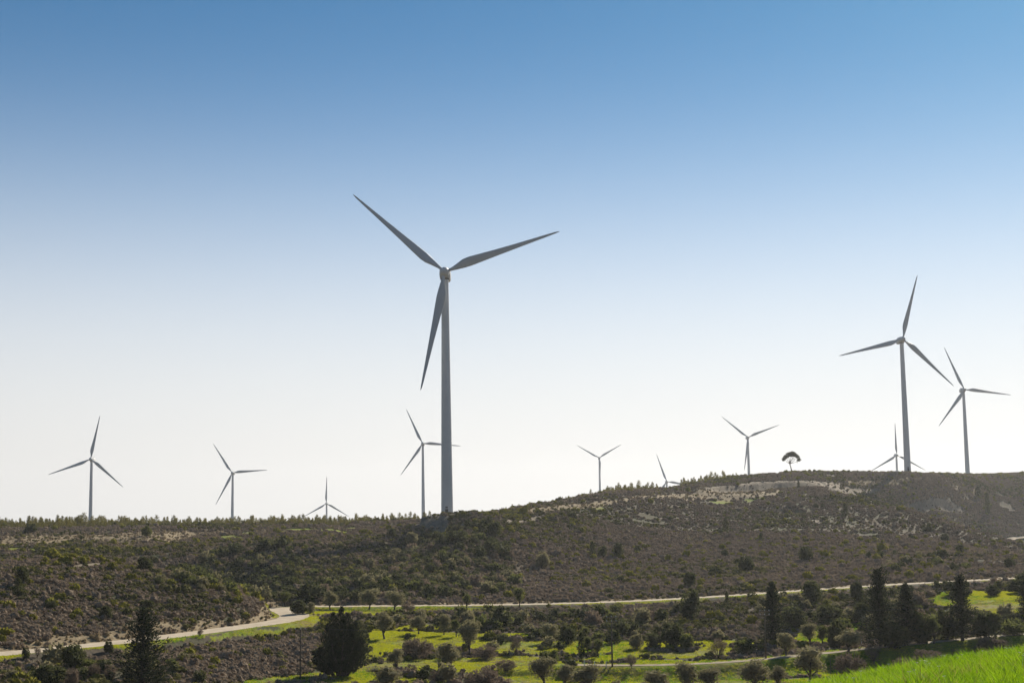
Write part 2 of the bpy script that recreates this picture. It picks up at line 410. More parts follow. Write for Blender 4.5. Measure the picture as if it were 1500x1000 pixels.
plain('rock', (.22, .19, .15), .95, c2=(.34, .30, .24), sc=3)
plain('track', (.24, .20, .13), .95, c2=(.36, .30, .22), sc=.6, spec=.1)

# ------------------------------------------------------------------ mesh helpers
def mesh_np(name, v, f, mat, smooth=False):
    v = np.asarray(v, np.float32); f = np.asarray(f, np.int32)
    me = bpy.data.meshes.new(name)
    me.vertices.add(len(v)); me.vertices.foreach_set('co', v.ravel())
    k = f.shape[1]
    me.loops.add(f.size); me.loops.foreach_set('vertex_index', f.ravel())
    me.polygons.add(len(f)); me.polygons.foreach_set('loop_start', np.arange(0, f.size, k, dtype=np.int32))
    me.polygons.foreach_set('loop_total', np.full(len(f), k, np.int32))
    if smooth: me.polygons.foreach_set('use_smooth', np.ones(len(f), bool))
    me.update(calc_edges=True); me.validate()
    me.materials.append(mat)
    return me
def link(name, data, parent=None, loc=None):
    o = bpy.data.objects.new(name, data); COL.objects.link(o)
    if parent: o.parent = parent
    if loc is not None: o.location = loc
    return o
def tag(o, label=None, cat=None, group=None, kind=None):
    for k, v in (('label', label), ('category', cat), ('group', group), ('kind', kind)):
        if v: o[k] = v
    return o
class MB:
    """collects tubes, boxes and quads (all as quads) for one mesh"""
    def __init__(s): s.v = []; s.f = []; s.n = 0
    def add(s, v, f):
        v = np.asarray(v, float); f = np.asarray(f, int)
        s.v.append(v); s.f.append(f + s.n); s.n += len(v); return s
    def tube(s, pts, rad, seg=7):
        pts = np.asarray(pts, float); n = len(pts); rad = np.broadcast_to(rad, n)
        vs = []
        for i in range(n):
            t = pts[min(i+1, n-1)] - pts[max(i-1, 0)]; t /= np.linalg.norm(t) + 1e-9
            u = np.cross(t, [0.31, 0.95, 0.05] if abs(t[2]) > .8 else [0, 0, 1]); u /= np.linalg.norm(u) + 1e-9
            w = np.cross(t, u); a = np.arange(seg) / seg * 2*math.pi
            vs.append(pts[i] + rad[i] * (np.cos(a)[:, None]*u + np.sin(a)[:, None]*w))
        v = np.concatenate(vs); f = []
        for i in range(n-1):
            for k in range(seg):
                k2 = (k+1) % seg
                f.append((i*seg+k, i*seg+k2, (i+1)*seg+k2, (i+1)*seg+k))
        # caps
        c0 = len(v); v = np.concatenate([v, [pts[0]], [pts[-1]]])
        for k in range(0, seg):
            k2 = (k+1) % seg
            f.append((c0, k2, k, k)); f.append((c0+1, (n-1)*seg+k, (n-1)*seg+k2, (n-1)*seg+k2))
        return s.add(v, f)
    def box(s, c, d, rot=None):
        v = np.array([[x, y, z] for x in (-.5, .5) for y in (-.5, .5) for z in (-.5, .5)]) * np.array(d)
        if rot is not None: v = v @ np.array(rot).T
        f = [(0,1,3,2),(4,6,7,5),(0,4,5,1),(2,3,7,6),(0,2,6,4),(1,5,7,3)]
        return s.add(v + np.array(c), f)
    def cards(s, c, dr, ln, wd, r=rng):
        """leaf cards: centres c, directions dr"""
        n = len(c); dr = dr / (np.linalg.norm(dr, axis=1, keepdims=True) + 1e-9)
        q = r.normal(size=(n, 3)); sd = np.cross(dr, q); sd /= np.linalg.norm(sd, axis=1, keepdims=True) + 1e-9
        ln = np.broadcast_to(ln, n)[:, None]; wd = np.broadcast_to(wd, n)[:, None]
        a = c - dr*ln*.5; e = c + dr*ln*.5; m1 = c + sd*wd*.5 + dr*ln*.05; m2 = c - sd*wd*.5 + dr*ln*.05
        v = np.stack([a, m1, e, m2], 1).reshape(-1, 3)
        return s.add(v, np.arange(4*n).reshape(n, 4))
    def mesh(s, name, mat, smooth=False):
        v = np.concatenate(s.v); f = np.concatenate(s.f)
        me = bpy.data.meshes.new(name)
        me.from_pydata(v.tolist(), [], [tuple(dict.fromkeys(q)) for q in f.tolist()])
        if smooth: me.polygons.foreach_set('use_smooth', np.ones(len(me.polygons), bool))
        me.materials.append(mat); me.update()
        return me

# ------------------------------------------------------------------ ground sheet
vid = np.arange(nA * nD).reshape(nA, nD)
i2 = np.roll(np.arange(nA), -1)
A_ = vid[:, 1:-1]; B_ = vid[:, 2:]; C_ = vid[i2][:, 2:]; D_ = vid[i2][:, 1:-1]
quads = np.stack([A_, D_, C_, B_], -1).reshape(-1, 4)
# the centre: the nearest ring is closed by a fan towards one shared vertex
V = np.stack([X, Y, Z], -1).reshape(-1, 3)
me = mesh_np('ground', V, quads, M['ground'], True)
ca = me.color_attributes.new('cover', 'FLOAT_COLOR', 'POINT')
cc = np.stack([GRASS, BARE, DRY, np.ones_like(Z)], -1).astype(np.float32)
ca.data.foreach_set('color', cc.ravel())
ground = tag(link('ground', me), 'scrubby hills and valley floor', None, None, 'structure')
fan = MB()
ring = np.stack([X[:, 1], Y[:, 1], Z[:, 1]], -1)
fan.add(np.concatenate([ring, [[0, 0, CAM[2]-1.72]]]), [(i, (i+1) % nA, nA, nA) for i in range(nA)])
tag(link('ground_underfoot', fan.mesh('ground_underfoot', M['grass_near'])), 'grassy ground at the foot of the viewpoint', None, None, 'structure')

def mask_at(Mk, x, y):
    a = np.arctan2(x, y); d = np.hypot(x, y)
    i = np.clip(np.searchsorted(AZ, a), 0, nA-1); j = np.clip(np.searchsorted(DR, d), 0, nD-1)
    return Mk[i, j]

# road sheets
labels = ['pale dirt road curving round the foot of the left knoll', 'pale dirt road running along the foot of the long hill',
          'narrow pale farm track between the green fields', 'short pale track on the far right hillside']
for (nm, P, w), lb in zip(ROADS, labels):
    t = np.gradient(P[:, :2], axis=0); t /= np.linalg.norm(t, axis=1, keepdims=True) + 1e-9
    nrm = np.stack([-t[:, 1], t[:, 0]], 1)
    offs = np.array([-.5, -.35, -.2, 0, .2, .35, .5]) * w
    wob = 0.25 * np.stack([fbm(P[:, 0] + 50*k, P[:, 1], 5.0, 3, 70+k) for k in (0, 1)], 1)
    n = len(P); K = len(offs); v = np.zeros((n, K, 3))
    for k, o in enumerate(offs):
        oo = o + (wob[:, 0] if k == 0 else wob[:, 1] if k == K-1 else 0)
        v[:, k, :2] = P[:, :2] + nrm * np.broadcast_to(oo, n)[:, None]
        zz = zt(v[:, k, 0], v[:, k, 1])
        v[:, k, 2] = np.maximum(zz + 0.03, P[:, 2] + 0.02) + (-0.03 if abs(o) == .35*w/1 else 0.0)
    idn = np.arange(n*K).reshape(n, K)
    q = np.stack([idn[:-1, :-1], idn[1:, :-1], idn[1:, 1:], idn[:-1, 1:]], -1).reshape(-1, 4)
    ro = link(nm, mesh_np(nm, v.reshape(-1, 3), q, M['track' if nm == 'farm_track' else 'road'], True))
    tag(ro, lb, None, None, 'structure')

# ------------------------------------------------------------------ wind turbines
def blade_mesh(R):
    """one blade along +Z, root at z=1.0, rotor axis = -Y"""
    st = [(.025,.026,.026,0),(.06,.026,.026,2),(.11,.046,.024,14),(.17,.072,.019,13),(.22,.078,.016,11),(.32,.068,.012,8),(.45,.054,.009,5.5),(.6,.041,.007,3.5),(.75,.030,.005,2),(.88,.021,.0035,1),(.96,.014,.0025,.5),(.99,.007,.0015,0),(1.0,.002,.001,0)]
    seg = 14; vs = []; a = np.arange(seg) / seg * 2*math.pi
    for r, ch, th, tw in st:
        k = min(1, max(0, (r - .05) / .1))
        xx = np.cos(a) * ch * .5; yy = np.sin(a) * th * .5 * (1 - .35*k*np.cos(a))
        xx = xx + k * ch * -.17           # leading edge stays nearly straight
        t = math.radians(tw + 2); c, s = math.cos(t), math.sin(t)
        vs.append(np.stack([xx*c - yy*s, xx*s + yy*c - .02*r*r, np.full(seg, r)], 1) * R)
    v = np.concatenate(vs); f = []
    for i in range(len(st)-1):
        for k in range(seg):
            k2 = (k+1) % seg; f.append((i*seg+k, i*seg+k2, (i+1)*seg+k2, (i+1)*seg+k))
    mb = MB(); mb.add(v, f)
    return mb.mesh('blade', M['paint_blade'], True)
BLADE_R = 40.0
ME_BLADE = blade_mesh(BLADE_R * 1.025)
def lathe(prof, axis='Z', seg=28, mat=None, name='lathe'):
    a = np.arange(seg)/seg*2*math.pi; vs = []
    for r, h in prof:
        p = np.stack([np.cos(a)*r, np.sin(a)*r, np.full(seg, h)], 1)
        if axis == 'Y': p = p[:, [0, 2, 1]] * np.array([1, 1, 1])
        vs.append(p)
    f = []
    for i in range(len(prof)-1):
        for k in range(seg):
            k2 = (k+1) % seg; f.append((i*seg+k, i*seg+k2, (i+1)*seg+k2, (i+1)*seg+k))
    mb = MB(); mb.add(np.concatenate(vs), f)
    return mb.mesh(name, mat, True)
ME_SPIN = lathe([(.01,-4.6),(.55,-4.45),(1.05,-4.05),(1.45,-3.4),(1.62,-2.7),(1.62,-1.75),(1.5,-1.6),(.01,-1.6)], 'Y', 24, M['paint'], 'spinner')
def nacelle_mesh():
    st = [(-1.45,1.45,1.5,.1),(-1.4,1.75,1.75,.05),(0,1.9,1.85,0),(4,1.9,1.9,.05),(6.5,1.75,1.7,.15),(7.6,1.35,1.3,.3),(7.8,.9,.9,.35)]
    seg = 20; vs = []; a = np.arange(seg)/seg*2*math.pi
    for y, w, h, dz in st:
        e = .55
        cx = np.sign(np.cos(a))*np.abs(np.cos(a))**e*w; cz = np.sign(np.sin(a))*np.abs(np.sin(a))**e*h
        vs.append(np.stack([cx, np.full(seg, y), cz+dz], 1))
    f = []
    for i in range(len(st)-1):
        for k in range(seg):
            k2 = (k+1) % seg; f.append((i*seg+k, i*seg+k2, (i+1)*seg+k2, (i+1)*seg+k))
    mb = MB(); mb.add(np.concatenate(vs), f)
    c = len(mb.v[0])
    for ring, (y, dz) in ((0, (-1.45, .1)), (len(st)-1, (7.8, .35))):
        o = ring*seg
        mb.add(np.concatenate([vs[ring], [[0, y, dz]]]), [(k, (k+1) % seg, seg, seg) for k in range(seg)])
    return mb.mesh('nacelle', M['paint'], True)
ME_NAC = nacelle_mesh()
mbv = MB(); mbv.box((0, 6.2, 2.15), (1.1, 1.3, .7)).tube([(.4, 7.2, 2.0), (.4, 7.2, 3.3)], .05, 5).tube([(-.4, 7.2, 2.0), (-.4, 7.2, 3.0)], .05, 5)
ME_COOL = mbv.mesh('cooler', M['dark_metal'])
TILT = math.radians(4)
def turbine(hub_px, hub_py, R_px, phase, label, d=None, base=None, yaw=0.0, door=False):
    d = d or FPX * BLADE_R / R_px
    a, hz = azdz(hub_px, hub_py, d)
    hub = np.array([math.sin(a)*d, math.cos(a)*d, hz])
    # the tower axis stands behind the hub along the rotor axis
    ax = np.array([math.sin(yaw), -math.cos(yaw), 0])          # towards the viewer
    ov = 3.9
    foot = hub[:2] - ax[:2] * ov
    z0 = float(zt(foot[0], foot[1]))
    H = hub[2] - ov*math.sin(TILT) - z0
    root = link('wind_turbine', None, None, (foot[0], foot[1], z0))
    tag(root, label, 'wind turbine', 'wind turbines along the ridge')
    top = H - 1.75
    prof = [(2.25, -1.5), (2.25, .25), (2.02, .26)]
    for k in range(1, 13):
        t = k / 12; prof.append((2.02 - t*0.84, .26 + t*(top - .26)))
    o = link('tower', lathe(prof[2:], 'Z', 32, M['paint'], 'tower'), root)
    link('foundation', lathe([(3.2, -2.5), (3.2, .12), (2.6, .25), (.1, .26)], 'Z', 24, M['concrete'], 'foundation'), root)
    for hfrac in (.32, .66):
        rr = 2.02 - hfrac*.84
        link('flange', lathe([(rr*.995, hfrac*top-.14), (rr+.035, hfrac*top-.12), (rr+.035, hfrac*top+.12), (rr*.995, hfrac*top+.14)], 'Z', 32, M['paint'], 'flange'), o)
    head = Matrix.Translation((0, 0, H)) @ Matrix.Rotation(yaw, 4, 'Z') @ Matrix.Rotation(-TILT, 4, 'X')
    n = link('nacelle', ME_NAC, root); n.matrix_local = head
    c = link('cooler', ME_COOL, n)
    link('yaw_ring', lathe([(1.2, top-.25), (1.5, top-.2), (1.5, top+.15), (1.2, top+.2)], 'Z', 24, M['dark_metal'], 'yaw_ring'), root)
    rot = head @ Matrix.Translation((0, -.35 , 0))
    s = link('hub', ME_SPIN, root); s.matrix_local = rot
    for k in range(3):
        b = link('blade', ME_BLADE, root)
        b.matrix_local = rot @ Matrix.Translation((0, -2.75, 0)) @ Matrix.Rotation(math.radians(phase + 120*k), 4, 'Y')
    if door:
        # door and steps at the foot, on the side that faces the valley
        dm = MB(); dm.box((-.1, -2.0, 2.5), (1.0, .16, 2.2)); dd = link('door', dm.mesh('door', M['dark_metal']), root)
        st = MB(); st.box((-.1, -2.75, 1.3), (1.5, 1.3, .12))
        for k in range(5): st.box((-.1, -3.5 - .28*k, 1.15 - .24*k), (1.1, .28, .06))
        for sx in (-.65, .45):
            st.tube([(sx, -4.8, 1.0), (sx, -3.4, 2.3), (sx, -2.1, 2.3)], .035, 5)
            for yy, zz in ((-4.7, .1), (-3.4, 1.2), (-2.2, 1.3)): st.tube([(sx, yy, zz-.3), (sx, yy, zz+1.0)], .03, 5)
        link('steps', st.mesh('steps', M['dark_metal']), root)
        vm = MB(); vm.box((-.1, -1.99, 4.15), (.8, .14, .5)); link('vent', vm.mesh('vent', M['dark_metal']), root)
    return root
turbine(651,397,177,-48.6,'nearest and tallest white wind turbine standing on the hill crest near the middle', door=True)
turbine(1323,496,93.5,16,'second largest wind turbine, standing on the right hilltop above the quarried bank', door=True)
turbine(1413,570,63.5,-22,'rightmost wind turbine, behind the right hilltop')
turbine(132.5,672,60.5,10.3,'leftmost wind turbine, rising behind the plateau of young pines')
turbine(340,692,49.5,-33.5,'small wind turbine second from the left, behind the young pines')
turbine(478,737,38,0.5,'tiny low wind turbine third from the left, upper half showing over the pines')
turbine(619,649,54.6,-25,'grey wind turbine just left of and behind the tall nearest tower')
turbine(878,670,37,60,'small pale wind turbine with blades in a Y above the middle slope')
turbine(977,705,41.5,-19,'wind turbine nearly hidden behind the slope, only hub and two blades showing')
turbine(1096,640,47.5,-50.5,'wind turbine on the ridge left of the lone tree')
turbine(1314,666,44,0,'small wind turbine partly hidden behind the big right-hand tower')

# ------------------------------------------------------------------ plants: prototypes
def blob_leaves(r, blobs, n, ln, wd, mb, up=.3, shell=(.55, 1.0), outward=.8):
    w = np.array([b[1][0]*b[1][1] + b[1][1]*b[1][2] for b in blobs]); w = w / w.sum()
    k = r.choice(len(blobs), n, p=w)
    c = np.array([b[0] for b in blobs])[k]; R = np.array([b[1] for b in blobs])[k]
    u = r.normal(size=(n, 3)); u /= np.linalg.norm(u, axis=1, keepdims=True)
    rad = r.uniform(shell[0], shell[1], n) ** .7
    p = c + u * R * rad[:, None]
    keep = p[:, 2] > 0.02
    p, u = p[keep], u[keep]; m = len(p)
    dr = u*outward + r.normal(size=(m, 3))*.6 + np.array([0, 0, up])
    mb.cards(p, dr, ln * r.uniform(.6, 1.35, m), wd * r.uniform(.7, 1.3, m), r)
    return mb
def core(r, blobs, mb, f=.72, seg=8, rows=5, floor=None):
    """uneven solid lumps inside the foliage, so that a crown blocks light as dense leaves do"""
    for c, R in blobs:
        th = np.linspace(.0, math.pi, rows + 1)[1:-1]; a = np.arange(seg)/seg*2*math.pi
        v = [[0, 0, 1.0]] + [[math.sin(t)*math.cos(q), math.sin(t)*math.sin(q), math.cos(t)] for t in th for q in a] + [[0, 0, -1.0]]
        v = np.array(v) * r.uniform(.72, 1.12, (len(v), 1)) * np.array(R) * f + np.array(c)
        if floor is not None: v[:, 2] = np.maximum(v[:, 2], floor)
        n = len(v); fa = [(0, 1+k, 1+(k+1) % seg, 1+(k+1) % seg) for k in range(seg)]
        for i in range(rows-2):
            o = 1 + i*seg
            fa += [(o+k, o+seg+k, o+seg+(k+1) % seg, o+(k+1) % seg) for k in range(seg)]
        o = 1 + (rows-2)*seg
        fa += [(n-1, o+(k+1) % seg, o+k, o+k) for k in range(seg)]
        mb.add(v, fa)
    return mb
def limbs(r, mb, base, tips, r0, zfork):
    """a leaning tapered trunk that forks to the tips"""
    b = np.array(base, float); f = b + np.array([r.normal()*.12, r.normal()*.12, zfork])
    mid = (b + f)/2 + np.array([r.normal()*.07, r.normal()*.07, 0])
    mb.tube([b - [0, 0, .4], b + [0, 0, .05], mid, f], [r0*1.5, r0*1.25, r0*.95, r0*.85], 8)
    for t in tips:
        t = np.array(t, float); m_ = f*.5 + t*.5 + r.normal(size=3)*.12
        mb.tube([f - (f-mid)*.15, m_, t], [r0*.62, r0*.4, r0*.12], 6)
        for q in range(2):
            t2 = t + r.normal(size=3)*.45; mb.tube([m_*.5+t*.5, t2], [r0*.22, r0*.06], 4)
def olive_proto(seed, h=4.5, w=4.2, nl=1900, mat='olive', ln=.30, wd=.13, zf=.9, low=.30):
    r = np.random.default_rng(seed); blobs = []
    for k in range(11):
        a = r.uniform(0, 2*math.pi); q = r.uniform(.15, .62) * w * .5
        z = h * r.uniform(low + .12, .86)
        s = r.uniform(.45, .85) * (1 - .35*abs(z/h - .6))
        blobs.append(((math.cos(a)*q, math.sin(a)*q, z), (w*.27*s+.3, w*.27*s+.3, h*.17*s+.25)))
    blobs.append(((0, 0, h*.62), (w*.33, w*.33, h*.26)))
    # top clump fixes the height
    blobs.append(((r.normal()*.2, r.normal()*.2, h*.86), (w*.2, w*.2, h*.13)))
    tr = MB(); limbs(r, tr, (0, 0, 0), [b[0] for b in blobs[:7]], .17, zf)
    cr = MB(); blob_leaves(r, blobs, nl, ln, wd, cr); core(r, blobs, cr, .5)
    return tr.mesh('trunk', M['bark'], True), cr.mesh('crown', M[mat])
def bare_proto(seed, h=4.0, w=4.2):
    r = np.random.default_rng(seed); tr = MB(); tips = []
    for k in range(9):
        a = k/9*2*math.pi + r.normal()*.3; q = r.uniform(.2, .42)*w
        tips.append((math.cos(a)*q, math.sin(a)*q, h*r.uniform(.5, .85)))
    limbs(r, tr, (0, 0, 0), tips, .13, .55)
    tw = MB()
    blobs = [((t[0]*.85, t[1]*.85, t[2]*.92), (w*.2, w*.2, h*.2)) for t in tips] + [((0, 0, h*.72), (w*.27, w*.27, h*.26)), ((0, 0, h*.4), (w*.32, w*.32, h*.3))]
    blob_leaves(r, blobs, 900, .75, .045, tw, .5, (.3, 1.0), 1.0)
    blob_leaves(r, blobs, 420, .26, .12, tw, .2, (.4, 1.0), .6)
    return tr.mesh('trunk', M['bark'], True), tw.mesh('crown', M['bare_twig'])
def bush_proto(seed, h=2.4, w=2.8, nl=1200, mat='dark_leaf', ln=.26, wd=.14, lumps=8):
    r = np.random.default_rng(seed); blobs = [((0, 0, h*.42), (w*.40, w*.40, h*.44))]
    for k in range(lumps):
        a = r.uniform(0, 2*math.pi); q = r.uniform(.2, .36)*w; z = h*r.uniform(.2, .8)
        s = r.uniform(.6, 1.0)*(1.1 - .45*z/h)
        blobs.append(((math.cos(a)*q*(1.1-.5*z/h), math.sin(a)*q*(1.1-.5*z/h), z), (w*.19*s, w*.19*s, h*.19*s)))
    cr = MB(); blob_leaves(r, blobs, nl, ln, wd, cr, .35, (.6, 1.05)); core(r, blobs, cr, .45 if mat == 'bare_twig' else .66, floor=-.1)
    st = MB()
    for k in range(5):
        a = k*1.26 + r.normal()*.2; t = (math.cos(a)*w*.22, math.sin(a)*w*.22, h*.6)
        st.tube([(0, 0, -.25), (t[0]*.4, t[1]*.4, h*.25), t], [.06, .05, .02], 5)
    return st.mesh('stem', M['bark'], True), cr.mesh('foliage', M[mat])
def conifer_proto(seed, h=9.0, w=4.4, mat='conifer', power=.8, nb=85, ragged=.35, z0=.10, droop=.25, dens=1.0):
    r = np.random.default_rng(seed); tr = MB()
    tr.tube([(0, 0, -.5), (0, 0, h*.3), (r.normal()*.1, r.normal()*.1, h*.7), (0, 0, h*.98)], [.26, .2, .12, .03], 8)
    cr = MB()
    for k in range(nb):
        t = (k + r.uniform(0, 1)) / nb; z = h*(z0 + (1-z0)*t)
        L = w*.5 * (1 - t)**power * r.uniform(1-ragged, 1+ragged*.5) + .25
        a = k*2.4 + r.normal()*.4
        up = -droop + (droop + .75)*t
        d = np.array([math.cos(a), math.sin(a), up + r.normal()*.15]); d /= np.linalg.norm(d)
        p0 = np.array([0, 0, z]); p1 = p0 + d*L*.6 ; p2 = p0 + d*L + np.array([0, 0, .12*L])
        if L > .7: tr.tube([p0, p1, p2], [.05, .035, .012], 4)
        n = int((14 + 26*L) * dens); s = r.uniform(.1, 1.0, n)[:, None]
        pts = p0 + (p2 - p0)*s + r.normal(size=(n, 3))*(.10 + .13*L*(1-.5*s))
        dr = d + r.normal(size=(n, 3))*.55 + np.array([0, 0, .35])
        cr.cards(pts, dr, r.uniform(.28, .55, n), r.uniform(.09, .17, n), r)
    return tr.mesh('trunk', M['bark'], True), cr.mesh('crown', M[mat])
def multi_spire_proto(seed, h=9.5, w=8.0):
    r = np.random.default_rng(seed); tr = MB(); cr = MB()
    sp = [(0,.3,1.0,1.5),(-1.1,-.2,.92,1.5),(1.0,0,.90,1.5),(-2.0,.5,.76,1.5),(2.1,.4,.78,1.5),(.4,-1.1,.86,1.6),(3.0,-.3,.55,1.4),(-3.0,-.7,.42,1.5),(1.9,-.9,.72,1.2),(-1.2,-1.3,.7,1.2),(-3.5,0,.36,1.0)]
    for x, y, hh, rad in sp:
        H = h*hh; bx = x*.5
        tr.tube([(bx*.5, y*.5, -.4), (bx, y*.8, H*.25), (x, y, H*.6), (x*1.03, y, H*.95)], [.22, .17, .09, .02], 7)
        n = 900; t = r.uniform(.05, 1.0, n); z = H*(.06 + .94*t)
        prof = rad * np.minimum(1, (t*4)**.6) * (1 - t**3.0)**.8 * (.8 + .25*np.sin(t*19 + x*3)) + .12
        a = r.uniform(0, 2*math.pi, n); q = prof * r.uniform(.35, 1.08, n)
        cx = bx + (x - bx)*np.minimum(1, t*1.8)
        p = np.stack([cx + np.cos(a)*q, y + np.sin(a)*q, z], 1)
        dr = np.stack([np.cos(a)*.5, np.sin(a)*.5, np.full(n, .9)], 1) + r.normal(size=(n, 3))*.35
        cr.cards(p, dr, r.uniform(.35, .7, n), r.uniform(.11, .2, n), r)
    return tr.mesh('trunk', M['bark'], True), cr.mesh('crown', M['conifer'])
def column_proto(seed, h=4.0, w=1.5, mat='dark_leaf'):
    r = np.random.default_rng(seed); cr = MB(); tr = MB()
    tr.tube([(0, 0, -.3), (0, 0, h*.5), (0, 0, h*.9)], [.1, .07, .02], 6)
    n = 900; t = r.uniform(0, 1, n)
    prof = w*.5*np.minimum(1, (t*5+.25)**.7)*(1 - t**2.5)**.75*(.8+.25*np.sin(t*13+seed)) + .06
    a = r.uniform(0, 2*math.pi, n); q = prof*r.uniform(.4, 1.08, n)
    p = np.stack([np.cos(a)*q, np.sin(a)*q, h*(.03+.97*t)], 1)
    dr = np.stack([np.cos(a)*.5, np.sin(a)*.5, np.full(n, .8)], 1) + r.normal(size=(n, 3))*.4
    cr.cards(p, dr, r.uniform(.22, .42, n), r.uniform(.09, .15, n), r)
    return tr.mesh('trunk', M['bark'], True), cr.mesh('crown', M[mat])
def umbrella_proto():
    """the lone tree on the ridge: bent trunk, flat arching crown heavier to the right"""
    r = np.random.default_rng(5); tr = MB(); h = 9.0
    tr.tube([(.6, 0, -.4), (.45, 0, 1.2), (.15, .05, 2.6), (-.25, .05, 4.0)], [.30, .24, .2, .17], 8)
    tips = [(-2.6, .3, 6.0), (-1.9, -.8, 7.0), (-.6, .6, 8.0), (.9, -.4, 8.4), (2.2, .5, 7.8), (3.3, -.3, 6.6), (3.9, .2, 5.4), (.4, 1.2, 7.9), (1.4, -1.2, 7.6)]
    for t in tips:
        t = np.array(t); f = np.array((-.25, .05, 3.9)); m_ = f*.5 + t*.5 + np.array([0, 0, -.35])
        tr.tube([f, m_, t], [.12, .08, .03], 6)
    tr.tube([(-.1, 0, 3.5), (.9, 0, 4.7), (1.6, 0, 5.8)], [.1, .06, .02], 5)
    tr.tube([(3.4, 0, 6.2), (3.2, .1, 5.0), (3.0, .1, 4.3)], [.05, .03, .01], 4)
    cr = MB(); blobs = [(t, (1.15, 1.1, .75)) for t in tips] + [((-2.9, 0, 5.5), (.8, .8, .6)), ((-2.0, .2, 6.5), (1.1, 1, .8)), ((.2, 0, 8.0), (1.4, 1.2, .8)), ((2.8, 0, 7.1), (1.2, 1, .8)), ((3.9, 0, 5.7), (.7, .7, .7)), ((1.6, 0, 8.2), (1.2, 1, .7)), ((.2, .3, 7.2), (1.3, 1.2, .6)), ((1.9, -.2, 7.2), (1.2, 1.1, .6)), ((-1.2, 0, 6.7), (.9, .9, .5))]
    blob_leaves(r, blobs, 5200, .34, .16, cr, .3, (.2, 1.0)); core(r, blobs, cr, .55)
    blob_leaves(r, [((3.1, .1, 4.5), (.45, .4, .45)), ((1.5, 0, 5.9), (.5, .5, .4))], 60, .3, .12, cr)
    return tr.mesh('trunk', M['bark'], True), cr.mesh('crown', M['dark_leaf'])

PROTO = {
 'olive':  ([olive_proto(s) for s in (11, 12, 13, 14, 15)], 4.5, 4.4),
 'light_olive': ([olive_proto(s, mat='mid_leaf', nl=1300) for s in (21, 22)], 4.5, 4.4),
 'bare':   ([bare_proto(s) for s in (31, 32, 33)], 4.0, 4.4),
 'bush':   ([bush_proto(s) for s in (41, 42, 43, 44)], 2.4, 2.9),
 'soft_bush': ([bush_proto(s, mat='olive', nl=900, ln=.3) for s in (51, 52, 53)], 2.4, 2.9),
 'green_bush': ([bush_proto(s, mat='mid_leaf') for s in (61, 62)], 2.4, 2.9),
 'brown_bush': ([bush_proto(s, mat='bare_twig', nl=900, ln=.45, wd=.07) for s in (66, 67, 68)], 2.4, 2.9),
 'pine':   ([conifer_proto(s) for s in (71, 72)], 9.0, 4.4),
 'ragged_pine': ([conifer_proto(73, 9.0, 5.6, power=.45, nb=80, ragged=.6, droop=0.0, z0=.06), conifer_proto(74, 9.0, 5.6, power=.5, nb=80, ragged=.6, droop=.05, z0=.06)], 9.0, 5.4),
 'slim_pine': ([conifer_proto(75, 9.0, 3.0, power=.35, nb=85, ragged=.55, droop=.1, z0=.1)], 9.0, 3.0),
 'spire':  ([multi_spire_proto(81)], 9.5, 8.2),
 'column': ([column_proto(s) for s in (91, 92, 93)], 4.0, 1.6),
 'lone':   ([umbrella_proto()], 9.0, 8.0),
}
NAMES = {'olive': ('olive_tree', 'tree'), 'light_olive': ('olive_tree', 'tree'), 'bare': ('leafless_tree', 'tree'), 'bush': ('bush', 'bush'), 'soft_bush': ('bush', 'bush'),
 'green_bush': ('bush', 'bush'), 'brown_bush': ('bush', 'bush'), 'pine': ('pine_tree', 'tree'), 'ragged_pine': ('pine_tree', 'tree'), 'slim_pine': ('pine_tree', 'tree'),
 'spire': ('cypress_tree', 'tree'), 'column': ('juniper_tree', 'tree'), 'lone': ('lone_tree', 'tree')}
count = {}
def plant(kind, px, base, top, wpx, label, group=None, dmin=150.0):
    protos, h0, w0 = PROTO[kind]
    p = at(px, base, dmin); d = math.hypot(p[0], p[1])
    k = count.get(kind, 0); count[kind] = k + 1
    mt, mc = protos[k % len(protos)]
    sh = (base - top) * d / FPX / h0; sw = wpx * d / FPX / w0
    nm, cat = NAMES[kind]
    root = link(nm, None, None, p - np.array([0, 0, .05]))
    root.scale = (sw, sw, sh); root.rotation_euler = (0, 0, 0 if kind in ('lone', 'spire') else random.uniform(0, 6.28))
    tag(root, label, cat, group)
    link(mt.name.split('.')[0], mt, root); link(mc.name.split('.')[0], mc, root)
    return root

G_OL = 'olive trees among the valley fields'; G_BU = 'bushes in the valley'; G_HB = 'dark bushes dotted over the hill'; G_CO = 'dark conifers in the valley'
G_RD = 'olive trees beside the dirt road'
P = plant
# conifers
P('spire', 500, 990, 892, 78, 'massive dark many-stemmed cypress in front of the green fields', G_CO)
P('ragged_pine', 209, 1012, 903, 74, 'dark pine with spiky open top at the lower left, in front of the dirt road', G_CO)
P('pine', 1133, 946, 858, 42, 'dark pointed pine right behind the utility pole with crossarms', G_CO)
P('ragged_pine', 1290, 946, 843, 56, 'tallest dark pine in the wooded clump, rising across the upper dirt road', G_CO)
P('pine', 1330, 942, 862, 54, 'broad dark pine just right of the tallest pine of the clump', G_CO)
P('slim_pine', 1410, 938, 852, 32, 'slender ragged pine standing before the sloping green field', G_CO)
P('slim_pine', 1503, 905, 856, 22, 'pine cut by the right picture edge beside the sloping green field', G_CO)
